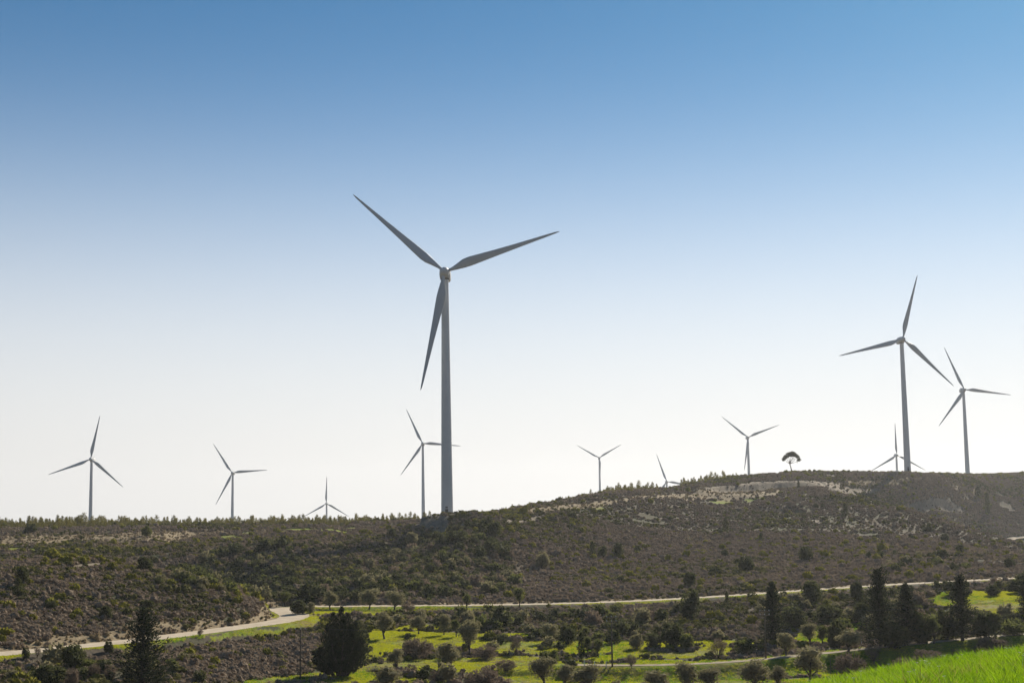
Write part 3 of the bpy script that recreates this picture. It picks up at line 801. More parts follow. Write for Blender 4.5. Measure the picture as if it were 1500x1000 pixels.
# olives of the valley
P('olive', 563, 936, 894, 36, 'olive tree casting a shadow on the tan patch right of the massive cypress', G_OL)
P('olive', 613, 929, 901, 28, 'small rounded olive tree behind the long grey thicket', G_OL)
P('olive', 650, 930, 899, 24, 'narrow brownish olive tree, left of a pair beside the big dark olive', G_OL)
P('light_olive', 668, 933, 907, 22, 'greenish olive tree touching the left side of the big dark olive', G_OL)
P('olive', 688, 960, 908, 42, 'big dark round olive tree in the middle of the terraces', G_OL)
P('olive', 660, 986, 939, 44, 'olive tree with leaning trunk on the bright field, left of centre', G_OL)
P('olive', 580, 981, 949, 30, 'round olive bush on the left end of the bright field', G_OL)
P('olive', 565, 1010, 976, 54, 'wide olive tree cut by the bottom edge, right of the massive cypress', G_OL)
P('olive', 803, 941, 912, 34, 'pale grey olive tree on the terrace below the scrub bank', G_OL)
P('light_olive', 877, 963, 935, 22, 'small sunlit olive tree with clear trunk, left of the middle utility pole', G_OL)
P('light_olive', 861, 960, 932, 18, 'olive tree just behind the small sunlit olive', G_OL)
P('olive', 796, 1006, 962, 52, 'large grey olive tree at the bottom edge under the domed bush', G_OL)
P('olive', 826, 1008, 972, 34, 'olive tree at the bottom edge between two larger olives', G_OL)
P('olive', 862, 1012, 973, 56, 'wide olive tree at the bottom edge below the white posts', G_OL)
P('olive', 960, 1012, 981, 42, 'olive tree at the bottom edge, leftmost of a row of four', G_OL)
P('olive', 1003, 1012, 970, 44, 'tallest olive tree of the bottom row, right of the middle', G_OL)
P('olive', 1040, 1014, 978, 46, 'olive tree at the bottom edge below the round leafless tree', G_OL)
P('olive', 1105, 1012, 964, 54, 'large olive tree at the bottom edge left of the near grass slope', G_OL)
P('olive', 1140, 1008, 974, 36, 'low olive tree between two large ones beside the near grass', G_OL)
P('olive', 1186, 1000, 947, 54, 'large grey olive tree standing just above the near grass slope', G_OL)
P('olive', 1152, 960, 927, 32, 'olive tree right of the crossarm pole by the farm track', G_OL)
P('olive', 1186, 946, 913, 30, 'olive tree in the small green clearing under the wooded slope', G_OL)
P('light_olive', 1206, 946, 916, 24, 'greener tree at the right side of the small clearing', G_OL)
P('olive', 1242, 954, 923, 46, 'umbrella-shaped olive tree with short dark trunk on the farm track', G_OL)
P('bare', 1280, 972, 946, 26, 'small tree with crooked dark trunk below the farm track', G_OL)
P('light_olive', 1368, 942, 905, 30, 'light green tree in front of the dark clump, right of the pines', G_OL)
# bare trees and brown bushes
P('bare', 1053, 966, 934, 32, 'round leafless tree on the edge of the long bright field')
P('bare', 755, 960, 931, 22, 'leafless brown tree on the hedge left of the terrace strip')
P('bare', 925, 982, 961, 20, 'small leafless tree right of the middle utility pole')
P('brown_bush', 1246, 992, 954, 58, 'broad brown bush right of the large grey olive, above near grass', G_BU)
P('brown_bush', 1362, 976, 949, 58, 'broad brown bush at the right, in front of the lower field', G_BU)
P('brown_bush', 1325, 984, 960, 44, 'low brown bush left of the broad brown bush at right', G_BU)
P('brown_bush', 1453, 955, 931, 52, 'brown bush touching the top of the near grass slope, far right', G_BU)
P('brown_bush', 1408, 966, 950, 34, 'low brown bush behind the near grass below the slender pine', G_BU)
P('brown_bush', 105, 1008, 975, 24, 'brown leafless bush at the bottom under the domed bush, left', G_BU)
P('brown_bush', 138, 998, 970, 22, 'brown upright bush, left of two beside the spiky pine', G_BU)
P('brown_bush', 161, 998, 971, 22, 'brown upright bush, right of two beside the spiky pine', G_BU)
P('brown_bush', 712, 965, 942, 46, 'spreading brown bush right of the big dark olive', G_BU)
P('brown_bush', 612, 964, 931, 56, 'long grey-brown thicket across the middle terrace', G_BU)
P('brown_bush', 640, 1002, 980, 30, 'bush under the leaning olive near the bottom edge', G_BU)
P('brown_bush', 706, 1010, 974, 56, 'large brown bush at the bottom edge left of the lowest field', G_BU)
P('brown_bush', 741, 985, 968, 38, 'low brown bush above the lowest bright field', G_BU)
P('brown_bush', 604, 990, 970, 20, 'small brown bush left of the leaning olive', G_BU)
# dark bushes of the valley
P('bush', 108, 982, 941, 46, 'large domed green bush under the left dirt road', G_BU)
P('bush', 70, 1006, 972, 60, 'dark sprawling bush at the bottom left corner', G_BU)
P('bush', 38, 965, 947, 14, 'small dark bush standing over the road edge at far left', G_BU)
P('bare', 55, 964, 948, 11, 'thin leafless shrub on the road edge at far left')
P('bush', 159, 957, 937, 17, 'small dark bush on the road edge left of the spiky pine', G_BU)
P('bare', 293, 934, 920, 11, 'tiny leafless tree on the lower edge of the left road')
P('green_bush', 804, 974, 950, 38, 'domed green bush behind the bottom olive trees', G_BU)
P('bush', 836, 976, 965, 22, 'low dark bush just left of the white posts', G_BU)
P('bush', 832, 943, 913, 34, 'dark bush right of the pale grey olive on the terrace', G_BU)
P('column', 852, 962, 927, 15, 'dark upright shrub left of the small sunlit olive')
P('bush', 1011, 908, 861, 38, 'big dark tree-like bush breaking the line of the upper dirt road', G_BU)
P('bush', 986, 948, 908, 44, 'dark bush in the gully below the upper road', G_BU)
P('bush', 958, 950, 924, 30, 'dark bush left of the gully below the upper road', G_BU)
P('green_bush', 1006, 952, 926, 28, 'green bush at the foot of the dark gully', G_BU)
P('soft_bush', 932, 950, 926, 28, 'grey bush above the long bright field right of the pole', G_BU)
P('green_bush', 1090, 959, 934, 36, 'rounded green bush left of the crossarm pole', G_BU)
P('bush', 1164, 922, 886, 48, 'dark broad bush right of the pointed pine', G_BU)
P('bush', 1228, 950, 905, 40, 'dark rounded tree behind the umbrella-shaped olive', G_BU)
P('bush', 1214, 915, 884, 56, 'broad dark bush on the slope above the small clearing', G_BU)
P('bush', 1264, 912, 878, 32, 'dark bush left of the tallest pine of the clump', G_BU)
P('bush', 1310, 950, 910, 60, 'black-green undergrowth under the tallest pine', G_BU)
P('bush', 1350, 942, 892, 46, 'dark bush filling the gap behind the light green tree', G_BU)
P('bush', 1388, 936, 890, 42, 'dark bush left of the slender ragged pine', G_BU)
P('bush', 1446, 934, 892, 56, 'big dark bush right of the slender ragged pine', G_BU)
P('bush', 1482, 915, 897, 44, 'dark hedge along the lower edge of the sloping field', G_BU)
P('green_bush', 1485, 930, 912, 40, 'green bush under the hedge at the right edge', G_BU)
# along the roads
P('light_olive', 418, 888, 866, 20, 'small olive tree inside the bend of the dirt road', G_RD)
P('bush', 437, 899, 876, 32, 'dark round bush on the grass inside the road bend', G_BU)
P('soft_bush', 455, 898, 880, 18, 'small bush right of the dark one inside the road bend', G_BU)
P('olive', 484, 895, 865, 30, 'olive tree with thin trunk above the massive cypress', G_RD)
P('olive', 541, 893, 863, 32, 'olive tree by the road, middle of three above the terraces', G_RD)
P('olive', 578, 893, 865, 34, 'olive tree by the road, right of three above the terraces', G_RD)
P('brown_bush', 598, 894, 882, 26, 'low reddish bush on the grass strip beside the road', G_BU)
P('light_olive', 684, 892, 870, 18, 'small round olive tree on the grass strip at the road', G_RD)
P('light_olive', 760, 890, 861, 24, 'leafy olive tree at the lower edge of the upper road', G_RD)
P('bush', 733, 869, 854, 18, 'round bush just above the road left of the leafy olive', G_BU)
P('bush', 1190, 884, 846, 38, 'large dark bush standing over the upper road', G_BU)
P('bush', 1256, 884, 849, 24, 'dark oval bush over the upper road left of the tallest pine', G_BU)
P('column', 1065, 888, 866, 9, 'small dark upright juniper at the upper road')
P('bush', 1400, 872, 850, 42, 'dark bush standing over the upper road above the sloping field', G_BU)
P('bush', 1455, 872, 855, 28, 'dark bush over the upper road near the right edge', G_BU)
P('bush', 1492, 868, 846, 34, 'dark bush at the right edge on the upper road', G_BU)
# hillside
hill = [
 (1010,863,834,23,'dark bush above the upper road, over the big tree-like bush'),
 (1048,844,827,25,'dark dome-shaped bush on the lower slope, left of three in a rising row'),
 (1093,838,811,29,'dark dome-shaped bush on the lower slope, middle of three in a rising row'),
 (1181,822,797,29,'dark dome-shaped bush on the lower slope, right of three in a rising row'),
 (1062,816,803,14,'small dark bush above the left two dome-shaped bushes'),
 (1360,779,769,20,'low dark bush near the descending right edge of the main hill'),
 (1384,793,780,16,'dark round bush just below the descending right edge of the hill'),
 (1380,818,803,24,'broad dark bush beside the upright one on the lower right slope'),
 (1406,811,796,15,'upright dark bush right of the broad one on the lower right slope'),
 (1480,834,816,21,'dark round bush near the right picture edge above the upper road'),
 (1322,833,822,11,'small dark bush above the upper road, over the broad dark pine'),
 (1242,851,842,11,'small dark bush just above the upper road beside the oval bush'),
 (906,816,792,19,'dark round bush, rightmost of three in a line on the middle slope'),
 (882,816,797,18,'dark round bush, middle of three in a line on the middle slope'),
 (934,809,797,12,'small dark bush to the right of the line of three'),
 (838,760,748,18,'dark bush on the green strip of the rising crest'),
 (75,893,878,22,'dark round bush in the middle of the left knoll'),
 (155,906,885,24,'dark shaded bush on the left knoll above the road'),
 (135,816,807,14,'neat dark round bush behind the top of the left knoll'),
 (248,845,828,20,'dark bush on the right shoulder of the left knoll'),
 (218,892,877,22,'low dark bush on the right half of the left knoll'),
]
for a_, b_, c_, w_, l_ in hill: P('bush', a_, b_, c_, w_, l_, G_HB)
for a_, b_, c_, w_ in [(1272,818,806,10),(1195,744,736,10),(1205,743,736,8),(1000,744,736,11),(905,770,761,14),(1256,818,811,10),(1335,790,783,14),(1180,795,788,12)]:
    P('bush', a_, b_, c_, w_, 'tiny dark bush lost among the scrub of the big right-hand hill', 'tiny bushes on the hill')
for a_, b_, c_, w_ in [(117,816,809,10),(78,821,813,9),(90,820,814,11)]:
    P('bush', a_, b_, c_, w_, 'tiny dark bush in the short row along the top of the left knoll', 'tiny bushes on the knoll')
for a_, b_, c_, w_, l_ in [
 (1063,779,759,12,'narrow dark juniper high on the main slope below the lone tree, left one'),
 (1115,794,780,9,'small narrow juniper in the middle of the main slope'),
 (1238,756,737,11,'narrow dark juniper below the quarried bank'),
 (1433,728,713,10,'short dark juniper on the rear hill under the rightmost turbine'),
 (1447,753,723,10,'tall thin juniper on the rear hill at the right'),
 (868,818,793,12,'upright juniper at the left end of the line of three bushes'),
 (1170,716,704,6,'tiny juniper on the quarried bank under the lone tree')]:
    P('column', a_, b_, c_, w_, l_, 'upright junipers on the hillside')
P('soft_bush', 794, 832, 803, 26, 'grey-brown tree-like bush alone on the middle slope')
P('bush', 723, 786, 761, 32, 'dark bushy tree on the crest right of the nearest turbine', G_HB)
P('bush', 720, 816, 789, 32, 'dark bushy tree below the one right of the nearest turbine', G_HB)
P('bush', 668, 796, 774, 44, 'dark broad bush on the shaded slope below the nearest turbine', G_HB)
P('soft_bush', 604, 801, 776, 24, 'grey-green round tree on the shaded slope left of the turbine', G_HB)
P('bush', 573, 788, 771, 18, 'dark bush at the top of the shaded gully left of the turbine', G_HB)
P('bush', 33, 857, 827, 24, 'dark bushy tree on the left knoll, upper of two', G_HB)
P('column', 26, 871, 847, 17, 'dark upright shrub on the left knoll, lower of two')
P('bush', 213, 837, 813, 28, 'dark round tree behind the crest of the left knoll', G_HB)
P('bush', 45, 781, 765, 21, 'dark round bush on the dry terrace at far left', G_HB)
P('green_bush', 215, 785, 769, 19, 'bright green bush on the dry terrace below the young pines')
P('lone', 1158, 692, 661, 26, 'lone umbrella-shaped tree on the right hilltop against the sky')

# ------------------------------------------------------------------ utility poles, wires, posts
poles = []
def pole(px, base, top, label, arms):
    p = at(px, base); d = math.hypot(p[0], p[1]); h = (base - top) * d / FPX
    root = link('utility_pole', None, None, p); tag(root, label, 'utility pole', 'utility poles along the valley')
    mb = MB(); mb.tube([(0, 0, -.6), (0, 0, h*.5), (.04, 0, h)], [.13, .11, .085], 8); link('shaft', mb.mesh('shaft', M['wood'], True), root)
    for z in arms:
        mb = MB(); mb.box((0.03, -.12, h - z), (1.5, .1, .12)); a = link('crossarm', mb.mesh('crossarm', M['wood']), root)
        for sx in (-.65, 0, .65):
            mb = MB(); mb.tube([(sx, -.12, h - z + .05), (sx, -.12, h - z + .26)], [.05, .035], 6); link('insulator', mb.mesh('insulator', M['post_white']), a)
    poles.append((p, h)); return root
pole(440, 995, 924, 'thin wooden pole on the left, beside the massive cypress', [.15])
pole(897, 976, 905, 'wooden pole in the middle of the valley by the track', [.15, .75])
pole(1122, 964, 897, 'wooden pole with crossarms in front of the pointed dark pine', [.15, .7])
q = at(1560, 940); poles.append((q, 7.0))
mb = MB()
for sx in (-.65, .65):
    for (p0, h0), (p1, h1) in zip(poles[:-1], poles[1:]):
        t = np.linspace(0, 1, 25)[:, None]
        a = p0 + np.array([sx, -.12, h0 + .1]); b_ = p1 + np.array([sx, -.12, h1 + .1])
        L = a*(1-t) + b_*t; L[:, 2] -= 1.0 * 4 * (t*(1-t))[:, 0]
        mb.tube(L, .014, 4)
tag(link('overhead_wires', mb.mesh('overhead_wires', M['wire'])), 'thin sagging electric wires strung between the wooden poles', 'wire')
for a_, b_, t_, l_ in [(842,975,967,'short white post, leftmost of four beside the farm track'),(856,975,966,'short white post, second of four from the left beside the track'),
                      (871,976,968,'short white post, third of four from the left beside the track'),(888,977,969,'short white post nearest the middle pole beside the track')]:
    p = at(a_, b_); d = math.hypot(p[0], p[1]); h = (b_ - t_)*d/FPX
    mb = MB(); mb.tube([(0, 0, -.2), (0, 0, h*.97), (0, 0, h)], [.07, .065, .03], 6)
    tag(link('fence_post', mb.mesh('fence_post', M['post_white']), None, p), l_, 'post', 'white posts by the track')
p = at(1262, 946); mb = MB(); mb.tube([(0, 0, -.2), (0, 0, 1.05), (0, 0, 1.1)], [.06, .055, .03], 6)
tag(link('marker_post', mb.mesh('marker_post', M['post_white']), None, p), 'white marker post on the farm track right of the umbrella-shaped olive', 'post')
p = at(1217, 990); mb = MB(); mb.tube([(0, 0, -.3), (.03, 0, 1.2), (0, 0, 2.4)], [.05, .045, .035], 6)
tag(link('stake', mb.mesh('stake', M['wood']), None, p), 'thin dark stake between the large grey olive and the brown bush', 'stake')

# ------------------------------------------------------------------ uncountable plants: one object each, instanced points
def hidden_source(name, me):
    return bpy.data.objects.new(name, me)          # never linked: only its mesh is used
def scatter(name, pts, scl, idx, meshes, label, kind='stuff', sz=None):
    n = len(pts)
    me = bpy.data.meshes.new(name); me.vertices.add(n)
    me.vertices.foreach_set('co', np.asarray(pts, np.float32).ravel())
    def attr(nm, typ, val, key='value'):
        a = me.attributes.new(nm, typ, 'POINT'); a.data.foreach_set(key, val)
    sc3 = np.stack([scl, scl, scl if sz is None else sz], 1).astype(np.float32)
    attr('scl', 'FLOAT_VECTOR', sc3.ravel(), 'vector')
    rot = np.stack([rng.normal(0, .06, n), rng.normal(0, .06, n), rng.uniform(0, 6.283, n)], 1).astype(np.float32)
    attr('rot', 'FLOAT_VECTOR', rot.ravel(), 'vector')
    attr('pick', 'INT', np.asarray(idx, np.int32))
    o = link(name, me); tag(o, label, None, None, kind)
    ng = bpy.data.node_groups.new(name + '_points', 'GeometryNodeTree')
    ng.interface.new_socket('Geometry', in_out='INPUT', socket_type='NodeSocketGeometry')
    ng.interface.new_socket('Geometry', in_out='OUTPUT', socket_type='NodeSocketGeometry')
    N = ng.nodes; Lk = ng.links
    gi = N.new('NodeGroupInput'); go = N.new('NodeGroupOutput')
    m2p = N.new('GeometryNodeMeshToPoints'); Lk.new(gi.outputs[0], m2p.inputs[0])
    ip = N.new('GeometryNodeInstanceOnPoints'); Lk.new(m2p.outputs[0], ip.inputs['Points'])
    jn = N.new('GeometryNodeJoinGeometry')
    for k, ms in reversed(list(enumerate(meshes))):
        oi = N.new('GeometryNodeObjectInfo'); oi.inputs['Object'].default_value = hidden_source(name + '_source', ms)
        g2 = N.new('GeometryNodeGeometryToInstance'); Lk.new(oi.outputs['Geometry'], g2.inputs[0]); Lk.new(g2.outputs[0], jn.inputs[0])
    Lk.new(jn.outputs[0], ip.inputs['Instance']); ip.inputs['Pick Instance'].default_value = True
    def named(nm, typ):
        a = N.new('GeometryNodeInputNamedAttribute'); a.data_type = typ; a.inputs['Name'].default_value = nm
        return a.outputs['Attribute']
    Lk.new(named('pick', 'INT'), ip.inputs['Instance Index'])
    Lk.new(named('rot', 'FLOAT_VECTOR'), ip.inputs['Rotation'])
    Lk.new(named('scl', 'FLOAT_VECTOR'), ip.inputs['Scale'])
    Lk.new(ip.outputs[0], go.inputs[0])
    md = o.modifiers.new('points', 'NODES'); md.node_group = ng
    return o

def singles(name, pts, scl, sz, idx, meshes, label, cat, group, most=300):
    """the ones that show largest become things of their own; returns which are left for the mass"""
    app = scl / np.hypot(pts[:, 0], pts[:, 1]); order = np.argsort(-app)
    left = np.ones(len(pts), bool); done = 0
    for k in order:
        if done >= most: break
        u, v = pix(pts[k])
        if not (-5 < u < 1505 and v < 1012): continue
        o = link(name, meshes[idx[k]], None, pts[k]); o.scale = (scl[k], scl[k], sz[k]); o.rotation_euler = (0, 0, random.uniform(0, 6.283))
        tag(o, label, cat, group); left[k] = False; done += 1
    return left
def wedge(n, d0, d1, pxa=-120, pxb=1620):
    a0 = azdz(pxa, 850, 300)[0]; a1 = azdz(pxb, 850, 300)[0]
    a = rng.uniform(a0, a1, n); d = np.sqrt(rng.uniform(d0*d0, d1*d1, n))
    return np.sin(a)*d, np.cos(a)*d, d
def shrub_mesh(seed, mat, n=46, h=.7, w=1.1, ln=.22, wd=.1):
    r = np.random.default_rng(seed); mb = MB()
    blobs = [((0, 0, h*.35), (w*.42, w*.42, h*.5))] + [((r.normal()*w*.22, r.normal()*w*.22, h*r.uniform(.3, .65)), (w*.2, w*.2, h*.26)) for _ in range(4)]
    blob_leaves(r, blobs, n, ln, wd, mb, .5, (.75, 1.08), .8); core(r, blobs, mb, .85, 7, 5, -.05)
    return mb.mesh('shrub', M[mat])
S_ME = [shrub_mesh(1, 'scrub'), shrub_mesh(2, 'scrub'), shrub_mesh(3, 'scrub_green'), shrub_mesh(4, 'scrub_green', 70, .8, 1.2), shrub_mesh(5, 'broom', 60, 1.1, 1.2), shrub_mesh(6, 'straw', 40, .5, .6, .4, .03)]

def clear_of(x, y):
    g = mask_at(GRASS, x, y); b_ = mask_at(BARE, x, y); dr = mask_at(DRY, x, y); rd = mask_at(ROADM, x, y)
    return g, b_, dr, rd
parts = []
for n, d0, d1 in ((62000, 168, 300), (100000, 300, 480), (84000, 480, 760)):
    parts.append(wedge(n, d0, d1))
parts.append(wedge(95000, 755, 1110, 1150, 1640)); parts.append(wedge(9000, 1150, 1400, 1350, 1640))
x = np.concatenate([p[0] for p in parts]); y = np.concatenate([p[1] for p in parts]); d = np.concatenate([p[2] for p in parts])
g, bb, dr, rd = clear_of(x, y)
patch = fbm(x, y, 16.0, 3, 83)
keep = (g < .5) & (rd > .5) & (mask_at(VERGE, x, y) < .5) & (patch > -.5) & ((bb < .5) | (rng.uniform(size=len(x)) < .05)) & ((d > 285) | (x < -30) | (rng.uniform(size=len(x)) < .6)) & ((dr < .5) | (rng.uniform(size=len(x)) < .45))
x, y, d, patch, dr = x[keep], y[keep], d[keep], patch[keep], dr[keep]
n = len(x); u = rng.uniform(size=n); idx = np.where(u < .5, 0, 1)
gp = fbm(x, y, 48.0, 4, 91) - .06*(x > 0) - .10*(x > 70) - .32*((d < 295) & (x < -30) & (d > 200)); g2 = fbm(x, y, 11.0, 3, 95)
idx = np.where((rng.uniform(size=n) < .22 + 1.5*gp + .5*g2), rng.integers(2, 4, n), idx)
idx = np.where(rng.uniform(size=n) < .02 + .05*(gp > .22) , 4, idx)
open_ = fbm(x, y, 30.0, 4, 99)
idx = np.where((open_ < -.30) & (rng.uniform(size=n) < .5), 5, idx)
idx = np.where((dr > .5) & (rng.uniform(size=n) < .75), 5, idx)
big = (rng.uniform(size=n) < .03) & (d < 600)
scl = np.minimum(rng.lognormal(-.12, .32, n), 1.7) * (.86 + .14*sstep(d, 270, 330) + .32*sstep(d, 450, 800)) * np.where(big, 1.6, 1.0)
scl = np.where(idx == 4, scl*1.25, scl)
thin = (open_ < -.30) & (rng.uniform(size=n) < .35)
x, y, d, scl, idx = x[~thin], y[~thin], d[~thin], scl[~thin], idx[~thin]; n = len(x)
bx_ = []
for poly, dens in (([(285,850),(330,860),(402,884),(400,894),(330,874),(285,862)], .16), ([(70,818),(185,818),(200,832),(70,828)], .05), ([(0,800),(150,800),(150,812),(0,812)], .02), ([(830,800),(940,800),(940,850),(860,850)], .02), ([(300,900),(380,905),(380,890),(300,880)], .05)):
    gq = np.array(ground_poly(poly)); lo = gq.min(0); hi = gq.max(0); m_ = int(np.prod(hi-lo)*dens)
    a = rng.uniform(lo[0], hi[0], m_); b_ = rng.uniform(lo[1], hi[1], m_)
    bx_.append(np.stack([a, b_], 1)[inside([tuple(v) for v in gq], a, b_)])
bx_ = np.concatenate(bx_); bx_ = bx_[mask_at(ROADM, bx_[:, 0], bx_[:, 1]) > 1.0]
x = np.concatenate([x, bx_[:, 0]]); y = np.concatenate([y, bx_[:, 1]]); idx = np.concatenate([idx, np.full(len(bx_), 4)])
scl = np.concatenate([scl, rng.lognormal(.25, .3, len(bx_))]); n = len(x)
scatter('scrub', np.stack([x, y, zt(x, y) - .05], 1), scl, idx, S_ME, 'low grey-brown scrub covering the hillsides', sz=scl*rng.uniform(.75, 1.2, n))

# thicker evergreen scrub
THICK = [
 ([(225,862),(300,812),(430,800),(560,803),(620,778),(740,778),(750,810),(760,866),(640,882),(480,884),(405,880)], .16),
 ([(225,864),(300,822),(400,830),(520,850),(600,870),(480,884),(405,880),(330,872)], .20),
 ([(1090,880),(1190,878),(1350,866),(1500,852),(1500,862),(1340,880),(1350,895),(1500,902),(1500,930),(1350,940),(1240,945),(1130,935)], .10),
 ([(790,905),(1000,890),(1010,948),(870,955),(840,940)], .05),
 ([(0,966),(200,956),(330,972),(310,1006),(-60,1006)], .06),
 ([(1290,800),(1420,815),(1450,840),(1290,838)], .03),
 ([(610,905),(760,895),(780,935),(640,930)], .05),
 ([(545,986),(1180,984),(1180,1006),(545,1006)], .035),
 ([(560,905),(760,900),(860,925),(1060,930),(1060,950),(700,950),(560,950)], .03),
 ([(590,946),(850,947),(850,958),(700,958),(600,960)], .04),
 ([(600,986),(740,984),(880,975),(1090,975),(1090,984),(870,988),(740,996),(600,1004)], .03),
]
B_ME = [bush_proto(s, mat=m_, nl=260, ln=.4, wd=.2)[1] for s, m_ in ((141, 'dark_leaf'), (142, 'mid_leaf'), (143, 'olive'), (144, 'dark_leaf'), (145, 'scrub'))]
tp = []
for poly, dens in THICK:
    gp_ = np.array(ground_poly(poly)); lo = gp_.min(0); hi = gp_.max(0)
    n = int(np.prod(hi - lo) * dens); a = rng.uniform(lo[0], hi[0], n); b_ = rng.uniform(lo[1], hi[1], n)
    tp.append(np.stack([a, b_], 1)[inside([tuple(v) for v in gp_], a, b_)])
tp = np.concatenate(tp); x, y = tp[:, 0], tp[:, 1]
g, bb, dr, rd = clear_of(x, y); keep = ((g < .5) | (rng.uniform(size=len(x)) < .3)) & (rd > 2.0) & (bb < .5) & (mask_at(VERGE, x, y) < .5)
x, y = x[keep], y[keep]; n = len(x); scl = rng.lognormal(-.35, .35, n)
tpts = np.stack([x, y, zt(x, y) - .1], 1); tsz = scl*rng.uniform(.7, 1.1, n)
tidx = np.where(np.hypot(x, y) < 285, rng.choice(5, n, p=[.16, .2, .42, .1, .12]), rng.choice(5, n, p=[.36, .14, .18, .24, .08]))
lf = singles('wild_bush', tpts, scl, tsz, tidx, B_ME, 'wild bush in the mixed thickets on field banks and lower slopes', 'bush', 'wild bushes of the thickets')
scatter('thicket', tpts[lf], scl[lf], tidx[lf], B_ME, 'mixed evergreen thicket on the shaded slopes and field banks', sz=tsz[lf])

# young pines on the plateau and along the ridge
YP = [conifer_proto(s, 3.2, 1.7, 'pine_young', .7, 26, .4, .05, .1, .45)[1] for s in (171, 172, 173)] + [bush_proto(s, 1.8, 2.2, 240, 'pine_young', .32, .14)[1] for s in (174, 175)]
bands = [([(-60,774),(0,773),(300,770),(560,767),(640,763)], 575, 720, 2300, -120, 640), ([(0, 0)], 0, 0, 0, 0, 0)]
x, y, d = wedge(3600, 570, 735, -120, 640)
ok = (fbm(x, y, 30.0, 3, 97) > -.12)
x2, y2, d2 = wedge(700, 470, 640, 655, 905)
_px = np.array([pix((a, b_, c_)) for a, b_, c_ in zip(x2, y2, zt(x2, y2))])
ok2 = (fbm(x2, y2, 16.0, 2, 98) > -.05) & (d2 > np.interp(_px[:, 0], [655, 800, 905], [485, 560, 615]))
x3, y3, d3 = wedge(900, 600, 790, 890, 1085)
_p3 = np.array([pix((a, b_, c_)) for a, b_, c_ in zip(x3, y3, zt(x3, y3))])
ok3 = (np.abs(_p3[:, 0] - 982) > 16) & (fbm(x3, y3, 20.0, 2, 98) > -.15) & (d3 > np.interp(_p3[:, 0], [890, 1000, 1085], [615, 690, 745]))
x = np.concatenate([x[ok], x2[ok2], x3[ok3]]); y = np.concatenate([y[ok], y2[ok2], y3[ok3]]); n = len(x)
scl = np.clip(rng.lognormal(-.2, .34, n), .3, 1.5); _c = np.zeros(n, bool); _c[ok.sum():ok.sum()+ok2.sum()] = True
scl = np.where(_c, scl*.5, scl*.85) * (1 + .5*fbm(x, y, 18.0, 2, 103))
idx = np.where(rng.uniform(size=n) < .35, rng.integers(3, 5, n), rng.integers(0, 3, n))
ypts = np.stack([x, y, zt(x, y) - .1], 1)
lf = singles('young_pine', ypts, scl, scl, idx, YP, 'young yellow-green pine in the belt along the plateau and ridge', 'tree', 'young pines along the ridge', 250)
scatter('young_pines', ypts[lf], scl[lf], idx[lf], YP, 'belt of young yellow-green pines along the plateau and ridge')

# grass: tufts on the fields, taller blades on the near slope
def tuft(seed, mat, nb, h, spread, wd, lean=.35):
    r = np.random.default_rng(seed); mb = MB()
    for k in range(nb):
        a = r.uniform(0, 6.283); q = spread * math.sqrt(r.uniform()); p = np.array([math.cos(a)*q, math.sin(a)*q, -.02])
        d_ = np.array([r.normal()*lean, r.normal()*lean, 1.0]); hh = h*r.uniform(.6, 1.15)
        s = np.cross(d_, [r.normal(), r.normal(), 0]); s /= np.linalg.norm(s)+1e-9
        bend = np.array([r.normal(), r.normal(), -.3])*hh*.22
        p1 = p + d_*hh*.55; p2 = p + d_*hh + bend
        mb.add(np.array([p - s*wd, p + s*wd, p1 + s*wd*.8, p1 - s*wd*.8, p2]), [(0, 1, 2, 3), (3, 2, 4, 4)])
    return mb.mesh('tuft', M[mat])
x, y, d = wedge(36000, 172, 345); g, bb, dr, rd = clear_of(x, y)
# denser sampling only where there is field
xs, ys = [], []
for _ in range(6):
    x, y, d = wedge(60000, 172, 345); g, bb, dr, rd = clear_of(x, y); k = (g > .5) & (rd > .2)
    xs.append(x[k]); ys.append(y[k])
x = np.concatenate(xs); y = np.concatenate(ys); n = len(x)
fpat = fbm(x, y, 9.0, 4, 161); k = rng.uniform(size=n) < np.clip(.85 + 1.6*fpat, .15, 1); x, y, fpat = x[k], y[k], fpat[k]; n = len(x)
FT = [tuft(s, 'grass_field', 14, .20, .45, .02, .3) for s in (201, 202)] + [tuft(203, 'grass_deep', 14, .24, .45, .02, .3), tuft(204, 'grass_dry', 12, .24, .45, .015, .4)]
fu = rng.uniform(size=n); fidx = np.where(fu < .5, 0, 1); f2 = fbm(x, y*.5, 14.0, 3, 171)
fidx = np.where(rng.uniform(size=n) < .06 + 1.0*f2, 2, fidx); fidx = np.where(rng.uniform(size=n) < .12 - 1.1*fpat, 3, fidx)
scatter('field_grass', np.stack([x, y, zt(x, y)], 1), rng.uniform(.6, 1.3, n), fidx, FT, 'short bright young crop grass on the valley fields')
x, y, d = wedge(46000, 3, 68, -300, 2100)
n = len(x); NT = [tuft(s, 'grass_near', 26, .30, .26, .007, .28) for s in (211, 212)] + [tuft(213, 'grass_deep', 24, .30, .26, .008, .32), tuft(214, 'grass_dry', 14, .36, .22, .006, .4), tuft(215, 'grass_near', 12, .46, .2, .009, .4)]
np_ = fbm(x, y, 3.2, 3, 181); nidx = rng.integers(0, 2, n); nidx = np.where(rng.uniform(size=n) < .22 + 1.1*np_, 2, nidx); nidx = np.where(rng.uniform(size=n) < .05, 3, nidx); nidx = np.where(rng.uniform(size=n) < .06, 4, nidx)
hs = rng.uniform(.7, 1.15, n) * (1 + .9*fbm(x, y, 2.6, 3, 111))
scatter('near_grass', np.stack([x, y, zt(x, y)], 1), hs, nidx, NT, 'bright green grass on the near slope at the lower right')
DA = MB(); r_ = np.random.default_rng(9)
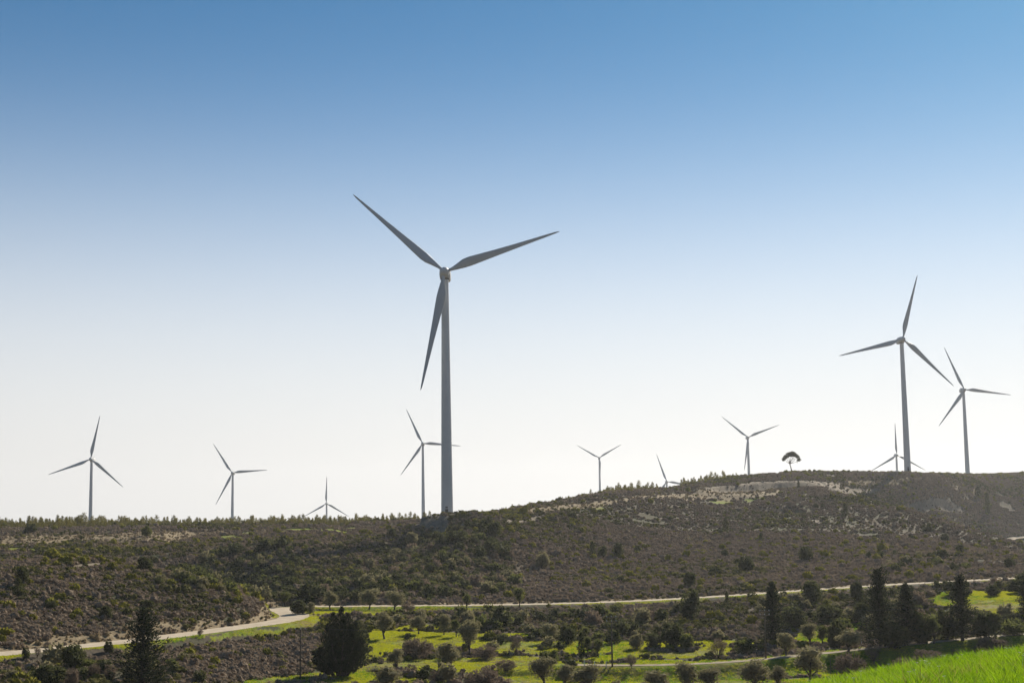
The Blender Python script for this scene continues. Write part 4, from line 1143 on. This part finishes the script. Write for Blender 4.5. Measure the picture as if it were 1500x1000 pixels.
for k in range(7):
    a = k/7*6.283; DA.cards(np.array([[math.cos(a)*.022, math.sin(a)*.022, .36]]), np.array([[math.cos(a), math.sin(a), .2]]), .04, .022, r_)
DA.tube([(0, 0, 0), (0, 0, .36)], .003, 3)
x, y, d = wedge(160, 25, 66, 900, 1700); n = len(x)
scatter('white_flowers', np.stack([x, y, zt(x, y)], 1), rng.uniform(.8, 1.15, n), np.zeros(n, int), [DA.mesh('flower', M['post_white'])], 'tiny white flowers among the near grass')

# pale stones at the road cut and on bare patches
ST = []
for s in range(3):
    r = np.random.default_rng(300+s); mb = MB()
    v = np.array([[x_, y_, z_] for x_ in (-.5, .5) for y_ in (-.5, .5) for z_ in (-.35, .35)]) * r.uniform(.6, 1.1, (8, 3))
    mb.add(v, [(0,1,3,2),(4,6,7,5),(0,4,5,1),(2,3,7,6),(0,2,6,4),(1,5,7,3)]); ST.append(mb.mesh('stone', M['rock']))
x, y, d = wedge(60000, 200, 900); g, bb, dr, rd = clear_of(x, y)
k = (bb > .5) & (rd > .3); x, y = x[k], y[k]; n = len(x)
scatter('stones', np.stack([x, y, zt(x, y)], 1), rng.lognormal(-1.1, .4, n), rng.integers(0, 3, n), ST, 'pale broken stones on bare banks')

# ------------------------------------------------------------------ haze
HAZE = 0.00007
hb = MB(); hb.box((0, 0, 0), (11000, 11000, 350))
hm = bpy.data.materials.new('haze'); hm.use_nodes = True
nt = hm.node_tree; nt.nodes.clear(); o_ = nt.nodes.new('ShaderNodeOutputMaterial'); pv = nt.nodes.new('ShaderNodeVolumePrincipled')
pv.inputs['Color'].default_value = (.92, .95, 1.0, 1); pv.inputs['Density'].default_value = HAZE; pv.inputs['Anisotropy'].default_value = 0.4
nt.links.new(pv.outputs[0], o_.inputs['Volume'])
zlo = float(Z.min()) - 1.0; ztop = 190.0
ho = link('haze', hb.mesh('haze', hm), None, (0, 0, 0))
ho.scale = (1, 1, (ztop - zlo)/350); ho.location = (0, 0, (ztop + zlo)/2)
tag(ho, 'thin pale haze in the air', None, None, 'stuff')
